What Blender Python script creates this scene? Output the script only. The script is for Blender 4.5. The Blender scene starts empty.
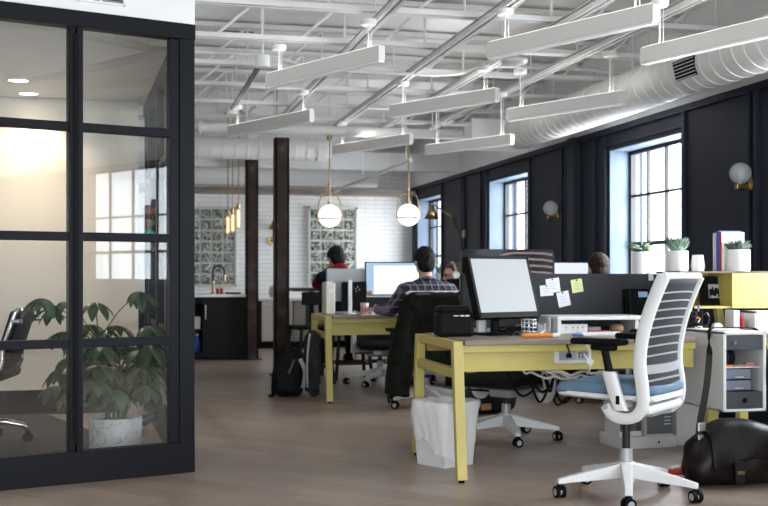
import bpy, bmesh, math, random
from mathutils import Vector, Matrix, Euler, Quaternion
random.seed(7)
R = math.radians
scene = bpy.context.scene
COL = scene.collection

# ---------------------------------------------------------------- camera, sky, daylight, exposure
TH = math.atan(256/1085.0)
cam_data = bpy.data.cameras.new('camera')
cam = bpy.data.objects.new('camera', cam_data); COL.objects.link(cam)
cam.location = (0, 0, 1.08)
cam.rotation_euler = (R(90), 0, -TH)
cam_data.sensor_width = 36.0
cam_data.lens = 1085/768*36.0
cam_data.shift_y = 22/768
cam_data.clip_start = 0.05
cam_data.dof.use_dof = True
cam_data.dof.focus_distance = 5.5
cam_data.dof.aperture_fstop = 4.0
scene.camera = cam

world = bpy.data.worlds.new('overcast_sky'); scene.world = world
world.use_nodes = True
wn = world.node_tree.nodes; wn['Background'].inputs[0].default_value = (0.90, 0.95, 1.0, 1)
wn['Background'].inputs[1].default_value = 3.0

def area(name, loc, rot, sx, sy, power, color=(0.93, 0.965, 1.0)):
    l = bpy.data.lights.new(name, 'AREA'); l.shape = 'RECTANGLE'; l.size = sx; l.size_y = sy
    l.energy = power; l.color = color
    o = bpy.data.objects.new(name, l); COL.objects.link(o); o.location = loc; o.rotation_euler = rot
    return o
BAYS = [(14.85, 16.2), (11.40, 12.78), (7.96, 9.33), (4.53, 5.90), (1.35, 2.72), (-1.55, 0.45)]
for (y0, y1), pw in zip(BAYS[:5], (75, 125, 150, 160, 160)):
    area('window_daylight', (5.05, (y0+y1)/2, 1.65), (0, R(90), 0), 1.6, 1.7, pw)
area('front_window_daylight', (0.9, -4.6, 1.55), (R(90), 0, 0), 6.4, 2.3, 235)

vs = scene.view_settings
scene.display_settings.display_device = 'sRGB'
vs.view_transform = 'Standard'; vs.look = 'None'; vs.gamma = 1.0; vs.use_curve_mapping = False
vs.exposure = 0.84
scene.cycles.use_denoising = True
scene.cycles.max_bounces = 10
scene.cycles.transparent_max_bounces = 16
scene.cycles.sample_clamp_indirect = 6.0

# ---------------------------------------------------------------- materials
MATS = {}
def mat(name, color, rough=0.5, metal=0.0, var=0.0, vscale=12.0, bump=0.0, emis=None, estr=0.0, coat=0.0, spec=0.5):
    m = bpy.data.materials.new(name); m.use_nodes = True
    nt = m.node_tree; b = nt.nodes['Principled BSDF']
    b.inputs['Roughness'].default_value = rough; b.inputs['Metallic'].default_value = metal
    b.inputs['Base Color'].default_value = (*color, 1)
    b.inputs['Specular IOR Level'].default_value = spec
    b.inputs['Coat Weight'].default_value = coat
    if emis:
        b.inputs['Emission Color'].default_value = (*emis, 1); b.inputs['Emission Strength'].default_value = estr
    if var or bump:
        tc = nt.nodes.new('ShaderNodeTexCoord'); n = nt.nodes.new('ShaderNodeTexNoise')
        n.inputs['Scale'].default_value = vscale; n.inputs['Detail'].default_value = 5
        nt.links.new(tc.outputs['Object'], n.inputs['Vector'])
        if var:
            r = nt.nodes.new('ShaderNodeValToRGB')
            r.color_ramp.elements[0].position = 0.3; r.color_ramp.elements[1].position = 0.7
            r.color_ramp.elements[0].color = (*[max(0, c*(1-var)) for c in color], 1)
            r.color_ramp.elements[1].color = (*[min(1, c*(1+var)) for c in color], 1)
            nt.links.new(n.outputs['Fac'], r.inputs['Fac']); nt.links.new(r.outputs['Color'], b.inputs['Base Color'])
        if bump:
            bp = nt.nodes.new('ShaderNodeBump'); bp.inputs['Strength'].default_value = bump; bp.inputs['Distance'].default_value = 0.01
            nt.links.new(n.outputs['Fac'], bp.inputs['Height']); nt.links.new(bp.outputs['Normal'], b.inputs['Normal'])
    MATS[name] = m
    return m

mat('white_paint', (0.78, 0.775, 0.76), 0.55, var=0.03, vscale=3)
mat('ceiling_paint', (0.80, 0.79, 0.77), 0.7, var=0.06, vscale=2.2)
mat('duct_white', (0.80, 0.79, 0.765), 0.5)
mat('steel_white', (0.74, 0.735, 0.72), 0.45)
mat('fixture_white', (0.70, 0.68, 0.65), 0.45)
mat('ceiling_fill', (0.8, 0.8, 0.8), 0.4, emis=(1.0, 0.965, 0.91), estr=0.8)  # added glow on the pendant tops, brightens the ceiling
mat('diffuser', (0.85, 0.84, 0.82), 0.4)
mat('track_gray', (0.16, 0.16, 0.16), 0.4, 0.6)
mat('navy', (0.0130, 0.0150, 0.0245), 0.6, var=0.10, vscale=4, spec=0.3)
mat('navy_trim', (0.0115, 0.0150, 0.031), 0.55, spec=0.3)
mat('reveal', (0.085, 0.118, 0.168), 0.55, var=0.03, vscale=5)  # navy paint with the sky glare mixed into its colour
mat('cream', (0.80, 0.745, 0.66), 0.8, var=0.02, vscale=2)
mat('black_frame', (0.0055, 0.0065, 0.0095), 0.5, 0.0, spec=0.16)
mat('black_plastic', (0.005, 0.005, 0.0055), 0.55, spec=0.09)
mat('black_matte', (0.008, 0.008, 0.009), 0.8, spec=0.2, var=0.3, vscale=20)
mat('black_gloss', (0.008, 0.008, 0.010), 0.12)
mat('black_metal', (0.02, 0.02, 0.02), 0.4, 0.5)
mat('yellow', (0.55, 0.46, 0.14), 0.42, var=0.04, vscale=9)
mat('yellow_edge', (0.52, 0.41, 0.12), 0.5)
mat('white_plastic', (0.70, 0.70, 0.69), 0.38)
mat('white_gloss', (0.82, 0.82, 0.80), 0.2)
mat('ceramic', (0.80, 0.79, 0.77), 0.4, var=0.02)
mat('chrome', (0.75, 0.75, 0.76), 0.12, 1.0)
mat('silver', (0.55, 0.56, 0.57), 0.32, 1.0)
mat('silver_paint', (0.42, 0.43, 0.44), 0.4, 0.3)
mat('brass', (0.36, 0.25, 0.115), 0.28, 1.0)
mat('stainless', (0.56, 0.52, 0.47), 0.36, 0.6)
mat('blue_fabric', (0.115, 0.185, 0.27), 0.9, var=0.18, vscale=160, bump=0.3)
mat('mesh_gray', (0.034, 0.035, 0.038), 0.8, spec=0.12, var=0.15, vscale=200)
mat('mesh_slat', (0.46, 0.47, 0.48), 0.3, 0.2)
mat('dark_gray', (0.052, 0.056, 0.064), 0.55)
mat('screen_felt', (0.034, 0.035, 0.039), 0.95, var=0.25, vscale=220)
mat('leather', (0.0075, 0.0052, 0.0045), 0.40, spec=0.2, var=0.35, vscale=18, bump=0.35)
mat('strap_leather', (0.008, 0.006, 0.005), 0.5, spec=0.2)
mat('paper', (0.78, 0.78, 0.84), 0.8)
mat('paper_yellow', (0.72, 0.72, 0.36), 0.8)
mat('orange', (0.80, 0.24, 0.02), 0.4)
mat('red', (0.55, 0.03, 0.03), 0.45)
mat('blue', (0.05, 0.12, 0.50), 0.4)
mat('pink', (0.60, 0.18, 0.20), 0.5)
mat('tan', (0.34, 0.20, 0.10), 0.6, var=0.2)
mat('soil', (0.03, 0.02, 0.015), 0.95, var=0.4, vscale=60)
mat('leaf', (0.060, 0.105, 0.040), 0.34, var=0.6, vscale=9)
mat('leaf_sage', (0.16, 0.25, 0.17), 0.6, var=0.35, vscale=25)
mat('leaf_dark', (0.06, 0.09, 0.06), 0.6, var=0.35, vscale=25)
mat('stem', (0.10, 0.13, 0.05), 0.6)
mat('skin', (0.52, 0.30, 0.21), 0.55, var=0.06, vscale=20)
mat('hair_dark', (0.006, 0.005, 0.0045), 0.7, spec=0.2, var=0.5, vscale=60, bump=0.5)
mat('hair_brown', (0.020, 0.010, 0.006), 0.7, spec=0.2, var=0.5, vscale=60, bump=0.5)
mat('hair_auburn', (0.075, 0.035, 0.02), 0.6, var=0.4, vscale=60, bump=0.5)
mat('navy_cloth', (0.008, 0.009, 0.024), 0.9, spec=0.2, var=0.2, vscale=30)
mat('red_cloth', (0.30, 0.010, 0.012), 0.9, spec=0.2, var=0.15, vscale=30)
mat('trouser', (0.010, 0.011, 0.014), 0.9, spec=0.2, var=0.2, vscale=40)
mat('jacket', (0.0105, 0.0115, 0.008), 0.9, spec=0.15, var=0.35, vscale=14, bump=0.4)
mat('jacket_lining', (0.10, 0.105, 0.09), 0.8, var=0.2, vscale=20)
mat('gray_cloth', (0.026, 0.028, 0.029), 0.95, spec=0.2, var=0.45, vscale=28, bump=0.5)
mat('teal_cloth', (0.02, 0.04, 0.05), 0.9)
mat('brown_leather', (0.16, 0.075, 0.035), 0.5, var=0.2)
mat('amber', (0.30, 0.14, 0.05), 0.4)
mat('clear_drawer', (0.19, 0.21, 0.26), 0.25)
mat('counter_white', (0.74, 0.73, 0.70), 0.3)
mat('cabinet_black', (0.005, 0.005, 0.006), 0.55, spec=0.2)
mat('cabinet_taupe', (0.26, 0.23, 0.20), 0.6, var=0.1)
mat('cabinet_brown', (0.07, 0.05, 0.04), 0.6, var=0.2)
mat('light_box', (0.66, 0.64, 0.55), 0.5)
mat('box_print', (0.10, 0.105, 0.085), 0.6, var=0.9, vscale=28)
mat('box_gray', (0.14, 0.15, 0.16), 0.6)
mat('bulb_glow', (0.8, 0.8, 0.8), 0.3, emis=(1.0, 0.94, 0.87), estr=0.75)
mat('filament', (1, 0.7, 0.4), 0.4, emis=(1.0, 0.62, 0.30), estr=1.9)
mat('downlight', (1, 1, 1), 0.4, emis=(1.0, 0.86, 0.66), estr=9.0)
mat('screen_pale', (0.03, 0.03, 0.03), 0.5, spec=0.2, emis=(0.58, 0.645, 0.68), estr=0.50)
mat('screen_blue', (0.1, 0.1, 0.1), 0.3, emis=(0.33, 0.50, 0.72), estr=0.55)
mat('screen_white', (0.1, 0.1, 0.1), 0.3, emis=(0.80, 0.89, 0.96), estr=0.62)
mat('screen_lilac', (0.1, 0.1, 0.1), 0.3, emis=(0.70, 0.74, 0.98), estr=0.5)
mat('phone_screen', (0.05, 0.05, 0.05), 0.3, emis=(0.22, 0.36, 0.55), estr=0.4)
mat('lamp_red', (0.3, 0.03, 0.02), 0.4, emis=(1, 0.15, 0.05), estr=0.2)
mat('lamp_green', (0.02, 0.3, 0.15), 0.4, emis=(0.05, 0.9, 0.45), estr=1.0)
mat('office_carpet', (0.045, 0.042, 0.042), 0.95, var=0.5, vscale=35)
mat('concrete', (0.35, 0.34, 0.33), 0.9, var=0.15)
mat('gray_lines', (0.35, 0.36, 0.40), 0.8)
mat('white_marks', (0.75, 0.75, 0.75), 0.6)
mat('grime', (0.10, 0.085, 0.07), 0.9)

def glass_mat(name, tint=(1, 1, 1), ior=1.45, rough=0.0):
    m = bpy.data.materials.new(name); m.use_nodes = True
    nt = m.node_tree; nt.nodes.clear()
    o = nt.nodes.new('ShaderNodeOutputMaterial'); mx = nt.nodes.new('ShaderNodeMixShader')
    t = nt.nodes.new('ShaderNodeBsdfTransparent'); g = nt.nodes.new('ShaderNodeBsdfGlossy'); f = nt.nodes.new('ShaderNodeLayerWeight')
    t.inputs[0].default_value = (*tint, 1); g.inputs['Roughness'].default_value = rough; f.inputs[0].default_value = 0.5
    p5 = nt.nodes.new('ShaderNodeMath'); p5.operation = 'POWER'; p5.inputs[1].default_value = 5.0
    ma = nt.nodes.new('ShaderNodeMath'); ma.operation = 'MULTIPLY_ADD'; r0 = ((ior-1)/(ior+1))**2; ma.inputs[1].default_value = 1-r0; ma.inputs[2].default_value = r0
    nt.links.new(f.outputs['Facing'], p5.inputs[0]); nt.links.new(p5.outputs[0], ma.inputs[0])
    nt.links.new(ma.outputs[0], mx.inputs[0]); nt.links.new(t.outputs[0], mx.inputs[1]); nt.links.new(g.outputs[0], mx.inputs[2])
    nt.links.new(mx.outputs[0], o.inputs[0]); MATS[name] = m
    return m
glass_mat('glass', (0.97, 0.98, 0.98), 1.8)
glass_mat('window_glass', (0.97, 0.985, 1.0), 1.4)

def frosted(name, color, rough, alpha):
    m = bpy.data.materials.new(name); m.use_nodes = True
    nt = m.node_tree; nt.nodes.clear()
    o = nt.nodes.new('ShaderNodeOutputMaterial'); mx = nt.nodes.new('ShaderNodeMixShader'); mx.inputs[0].default_value = alpha
    t = nt.nodes.new('ShaderNodeBsdfTransparent'); b = nt.nodes.new('ShaderNodeBsdfPrincipled')
    b.inputs['Base Color'].default_value = (*color, 1); b.inputs['Roughness'].default_value = rough
    nt.links.new(t.outputs[0], mx.inputs[1]); nt.links.new(b.outputs[0], mx.inputs[2]); nt.links.new(mx.outputs[0], o.inputs[0])
    MATS[name] = m
frosted('sconce_glass', (0.62, 0.63, 0.65), 0.15, 0.5)
frosted('amber_glass', (0.80, 0.62, 0.45), 0.15, 0.3)

def wallcoords(nt, axis):
    """object coordinates swizzled so that a vertical face reads as texture XY"""
    tc = nt.nodes.new('ShaderNodeTexCoord'); s = nt.nodes.new('ShaderNodeSeparateXYZ'); c = nt.nodes.new('ShaderNodeCombineXYZ')
    nt.links.new(tc.outputs['Object'], s.inputs[0])
    nt.links.new(s.outputs['X' if axis == 'x' else 'Y'], c.inputs['X']); nt.links.new(s.outputs['Z'], c.inputs['Y'])
    return c.outputs[0]

def tile_mat():
    m = mat('subway_tile', (0.8, 0.8, 0.78), 0.22); nt = m.node_tree; b = nt.nodes['Principled BSDF']
    br = nt.nodes.new('ShaderNodeTexBrick'); nt.links.new(wallcoords(nt, 'x'), br.inputs['Vector'])
    br.inputs['Color1'].default_value = (0.88, 0.87, 0.845, 1); br.inputs['Color2'].default_value = (0.84, 0.83, 0.805, 1)
    br.inputs['Mortar'].default_value = (0.56, 0.545, 0.52, 1)
    br.inputs['Scale'].default_value = 1.0; br.inputs['Brick Width'].default_value = 0.30; br.inputs['Row Height'].default_value = 0.066
    br.inputs['Mortar Size'].default_value = 0.0035; br.inputs['Mortar Smooth'].default_value = 0.2
    nt.links.new(br.outputs['Color'], b.inputs['Base Color'])
    bp = nt.nodes.new('ShaderNodeBump'); bp.inputs['Strength'].default_value = 0.4; bp.inputs['Distance'].default_value = 0.004; bp.invert = True
    nt.links.new(br.outputs['Fac'], bp.inputs['Height']); nt.links.new(bp.outputs['Normal'], b.inputs['Normal'])
tile_mat()

def floor_mat():
    m = mat('floor_planks', (0.2, 0.17, 0.15), 0.36); nt = m.node_tree; b = nt.nodes['Principled BSDF']
    tc = nt.nodes.new('ShaderNodeTexCoord')
    def planks(rot, off):
        mp = nt.nodes.new('ShaderNodeMapping'); mp.inputs['Rotation'].default_value = (0, 0, rot); mp.inputs['Location'].default_value = off
        nt.links.new(tc.outputs['Object'], mp.inputs['Vector'])
        br = nt.nodes.new('ShaderNodeTexBrick'); nt.links.new(mp.outputs[0], br.inputs['Vector'])
        br.inputs['Scale'].default_value = 1.0; br.inputs['Brick Width'].default_value = 0.9; br.inputs['Row Height'].default_value = 0.15
        br.inputs['Mortar Size'].default_value = 0.002; br.inputs['Bias'].default_value = 0.0
        br.inputs['Color1'].default_value = (0.262, 0.198, 0.156, 1); br.inputs['Color2'].default_value = (0.355, 0.273, 0.218, 1)
        br.inputs['Mortar'].default_value = (0.17, 0.135, 0.112, 1)
        return br, mp
    br, mp = planks(R(45), (0, 0, 0))
    n = nt.nodes.new('ShaderNodeTexNoise'); n.inputs['Scale'].default_value = 1.1; n.inputs['Detail'].default_value = 4
    nt.links.new(tc.outputs['Object'], n.inputs['Vector'])
    st = nt.nodes.new('ShaderNodeMapping'); st.inputs['Scale'].default_value = (2.5, 40, 1); nt.links.new(mp.outputs[0], st.inputs['Vector'])
    gr = nt.nodes.new('ShaderNodeTexNoise'); gr.inputs['Scale'].default_value = 1.0; gr.inputs['Detail'].default_value = 6
    nt.links.new(st.outputs[0], gr.inputs['Vector'])
    mx = nt.nodes.new('ShaderNodeMix'); mx.data_type = 'RGBA'; mx.blend_type = 'MULTIPLY'; mx.inputs['Factor'].default_value = 0.55
    ra = nt.nodes.new('ShaderNodeValToRGB'); ra.color_ramp.elements[0].position = 0.3; ra.color_ramp.elements[0].color = (0.55, 0.53, 0.52, 1)
    ra.color_ramp.elements[1].position = 0.7; ra.color_ramp.elements[1].color = (1.15, 1.12, 1.1, 1)
    ad = nt.nodes.new('ShaderNodeMath'); ad.operation = 'MULTIPLY_ADD'; ad.inputs[1].default_value = 0.5; ad.inputs[2].default_value = 0.0
    a2 = nt.nodes.new('ShaderNodeMath'); a2.operation = 'MULTIPLY_ADD'; a2.inputs[1].default_value = 0.5
    nt.links.new(n.outputs['Fac'], ad.inputs[0]); nt.links.new(gr.outputs['Fac'], a2.inputs[0]); nt.links.new(ad.outputs[0], a2.inputs[2])
    nt.links.new(a2.outputs[0], ra.inputs['Fac'])
    nt.links.new(br.outputs['Color'], mx.inputs['A']); nt.links.new(ra.outputs['Color'], mx.inputs['B'])
    nt.links.new(mx.outputs['Result'], b.inputs['Base Color'])
    rr = nt.nodes.new('ShaderNodeMapRange'); rr.inputs['To Min'].default_value = 0.30; rr.inputs['To Max'].default_value = 0.42
    nt.links.new(n.outputs['Fac'], rr.inputs['Value']); nt.links.new(rr.outputs[0], b.inputs['Roughness'])
floor_mat()

def wood_mat(name, c1, c2, rough=0.45):
    m = mat(name, c1, rough); nt = m.node_tree; b = nt.nodes['Principled BSDF']
    tc = nt.nodes.new('ShaderNodeTexCoord'); mp = nt.nodes.new('ShaderNodeMapping'); mp.inputs['Scale'].default_value = (2, 35, 35)
    nt.links.new(tc.outputs['Object'], mp.inputs['Vector'])
    n = nt.nodes.new('ShaderNodeTexNoise'); n.inputs['Scale'].default_value = 1.5; n.inputs['Detail'].default_value = 6
    nt.links.new(mp.outputs[0], n.inputs['Vector'])
    r = nt.nodes.new('ShaderNodeValToRGB'); r.color_ramp.elements[0].position = 0.35; r.color_ramp.elements[1].position = 0.65
    r.color_ramp.elements[0].color = (*c1, 1); r.color_ramp.elements[1].color = (*c2, 1)
    nt.links.new(n.outputs['Fac'], r.inputs['Fac']); nt.links.new(r.outputs['Color'], b.inputs['Base Color'])
wood_mat('wood_gray', (0.20, 0.16, 0.13), (0.29, 0.235, 0.19))
wood_mat('wood_dark', (0.035, 0.024, 0.018), (0.06, 0.042, 0.03), 0.35)
wood_mat('wood_brown', (0.12, 0.075, 0.05), (0.18, 0.115, 0.075))

def rust_mat():
    m = mat('raw_steel', (0.04, 0.03, 0.03), 0.55, 0.0, spec=0.22); nt = m.node_tree; b = nt.nodes['Principled BSDF']
    tc = nt.nodes.new('ShaderNodeTexCoord'); n = nt.nodes.new('ShaderNodeTexNoise'); n.inputs['Scale'].default_value = 5; n.inputs['Detail'].default_value = 8
    nt.links.new(tc.outputs['Object'], n.inputs['Vector'])
    r = nt.nodes.new('ShaderNodeValToRGB'); e = r.color_ramp.elements
    e[0].position = 0.3; e[0].color = (0.012, 0.009, 0.008, 1); e[1].position = 0.52; e[1].color = (0.036, 0.018, 0.012, 1)
    x = e.new(0.66); x.color = (0.055, 0.05, 0.05, 1); x = e.new(0.70); x.color = (0.17, 0.14, 0.12, 1)
    nt.links.new(n.outputs['Fac'], r.inputs['Fac']); nt.links.new(r.outputs['Color'], b.inputs['Base Color'])
rust_mat()

def plaid_mat():
    m = mat('plaid_flannel', (0.05, 0.04, 0.06), 0.9); nt = m.node_tree; b = nt.nodes['Principled BSDF']
    tc = nt.nodes.new('ShaderNodeTexCoord'); s = nt.nodes.new('ShaderNodeSeparateXYZ'); nt.links.new(tc.outputs['Object'], s.inputs[0])
    def band(out, period, width, soft):
        d = nt.nodes.new('ShaderNodeMath'); d.operation = 'DIVIDE'; d.inputs[1].default_value = period; nt.links.new(out, d.inputs[0])
        f = nt.nodes.new('ShaderNodeMath'); f.operation = 'FRACT'; nt.links.new(d.outputs[0], f.inputs[0])
        l = nt.nodes.new('ShaderNodeMath'); l.operation = 'LESS_THAN'; l.inputs[1].default_value = width; nt.links.new(f.outputs[0], l.inputs[0])
        return l.outputs[0]
    xx = nt.nodes.new('ShaderNodeMath'); xx.operation = 'ADD'; nt.links.new(s.outputs['X'], xx.inputs[0])
    yy = nt.nodes.new('ShaderNodeMath'); yy.operation = 'MULTIPLY'; yy.inputs[1].default_value = 0.35; nt.links.new(s.outputs['Y'], yy.inputs[0]); nt.links.new(yy.outputs[0], xx.inputs[1])
    a, c = band(xx.outputs[0], 0.062, 0.16, 0), band(s.outputs['Z'], 0.062, 0.16, 0)
    a2, c2 = band(xx.outputs[0], 0.062, 0.58, 0), band(s.outputs['Z'], 0.062, 0.58, 0)
    def mixc(fac, A, B, f=1.0):
        mx = nt.nodes.new('ShaderNodeMix'); mx.data_type = 'RGBA'
        mu = nt.nodes.new('ShaderNodeMath'); mu.operation = 'MULTIPLY'; mu.inputs[1].default_value = f; nt.links.new(fac, mu.inputs[0]); nt.links.new(mu.outputs[0], mx.inputs['Factor'])
        if isinstance(A, tuple): mx.inputs['A'].default_value = (*A, 1)
        else: nt.links.new(A, mx.inputs['A'])
        mx.inputs['B'].default_value = (*B, 1); return mx.outputs['Result']
    c0 = mixc(a2, (0.010, 0.009, 0.016), (0.035, 0.028, 0.05), 0.7)
    c1 = mixc(c2, c0, (0.035, 0.028, 0.05), 0.6)
    c3 = mixc(a, c1, (0.28, 0.25, 0.29), 0.6); c4 = mixc(c, c3, (0.28, 0.25, 0.29), 0.6)
    nt.links.new(c4, b.inputs['Base Color'])
plaid_mat()

def glassblock_mat():
    m = mat('glass_block', (0.4, 0.4, 0.36), 0.12); nt = m.node_tree; b = nt.nodes['Principled BSDF']
    tc = nt.nodes.new('ShaderNodeTexCoord')
    n = nt.nodes.new('ShaderNodeTexNoise'); n.inputs['Scale'].default_value = 13; n.inputs['Detail'].default_value = 2; n.inputs['Distortion'].default_value = 2.5
    nt.links.new(tc.outputs['Object'], n.inputs['Vector'])
    r = nt.nodes.new('ShaderNodeValToRGB'); e = r.color_ramp.elements
    e[0].position = 0.40; e[0].color = (0.045, 0.045, 0.035, 1); e[1].position = 0.62; e[1].color = (0.66, 0.66, 0.60, 1)
    x = e.new(0.5); x.color = (0.19, 0.19, 0.16, 1)
    nt.links.new(n.outputs['Fac'], r.inputs['Fac']); nt.links.new(r.outputs['Color'], b.inputs['Base Color'])
    bp = nt.nodes.new('ShaderNodeBump'); bp.inputs['Strength'].default_value = 0.5; bp.inputs['Distance'].default_value = 0.02
    nt.links.new(n.outputs['Fac'], bp.inputs['Height']); nt.links.new(bp.outputs['Normal'], b.inputs['Normal'])
glassblock_mat()
mat('block_grout', (0.60, 0.62, 0.56), 0.7)

def marble_mat():
    m = mat('marbled_pot', (0.8, 0.79, 0.77), 0.35); nt = m.node_tree; b = nt.nodes['Principled BSDF']
    tc = nt.nodes.new('ShaderNodeTexCoord'); n = nt.nodes.new('ShaderNodeTexNoise'); n.inputs['Scale'].default_value = 11; n.inputs['Detail'].default_value = 7
    nt.links.new(tc.outputs['Object'], n.inputs['Vector'])
    r = nt.nodes.new('ShaderNodeValToRGB'); e = r.color_ramp.elements
    e[0].position = 0.485; e[0].color = (0.80, 0.79, 0.77, 1); e[1].position = 0.515; e[1].color = (0.80, 0.79, 0.77, 1)
    x = e.new(0.50); x.color = (0.30, 0.27, 0.24, 1)
    nt.links.new(n.outputs['Fac'], r.inputs['Fac']); nt.links.new(r.outputs['Color'], b.inputs['Base Color'])
marble_mat()

def reflected_arcs_mat():  # red and grey reflections on the glossy screen, painted as emission
    m = mat('screen_reflection', (0.004, 0.004, 0.004), 0.12); nt = m.node_tree; b = nt.nodes['Principled BSDF']
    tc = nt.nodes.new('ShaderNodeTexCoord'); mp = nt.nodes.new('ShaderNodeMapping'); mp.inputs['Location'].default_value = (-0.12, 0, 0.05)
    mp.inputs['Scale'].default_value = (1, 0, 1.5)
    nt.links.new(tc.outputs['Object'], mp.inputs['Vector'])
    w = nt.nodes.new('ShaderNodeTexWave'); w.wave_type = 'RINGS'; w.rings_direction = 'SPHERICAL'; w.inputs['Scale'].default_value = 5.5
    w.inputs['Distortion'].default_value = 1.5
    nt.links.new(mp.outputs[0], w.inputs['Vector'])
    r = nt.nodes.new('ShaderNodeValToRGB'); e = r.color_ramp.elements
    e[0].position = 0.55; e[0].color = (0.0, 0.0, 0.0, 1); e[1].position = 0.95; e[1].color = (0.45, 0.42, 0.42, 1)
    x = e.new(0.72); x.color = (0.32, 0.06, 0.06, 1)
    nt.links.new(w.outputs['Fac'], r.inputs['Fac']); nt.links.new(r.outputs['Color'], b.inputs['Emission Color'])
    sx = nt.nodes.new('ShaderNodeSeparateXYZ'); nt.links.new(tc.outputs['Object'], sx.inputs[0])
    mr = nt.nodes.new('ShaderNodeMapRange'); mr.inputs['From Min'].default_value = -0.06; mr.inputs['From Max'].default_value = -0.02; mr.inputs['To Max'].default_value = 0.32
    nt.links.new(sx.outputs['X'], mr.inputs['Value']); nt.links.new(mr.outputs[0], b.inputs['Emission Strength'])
reflected_arcs_mat()

# ---------------------------------------------------------------- mesh helpers
def V(*a): return Vector(a)
def frame_to(d):
    d = Vector(d).normalized()
    return d.to_track_quat('Z', 'Y').to_matrix().to_4x4()

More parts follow.
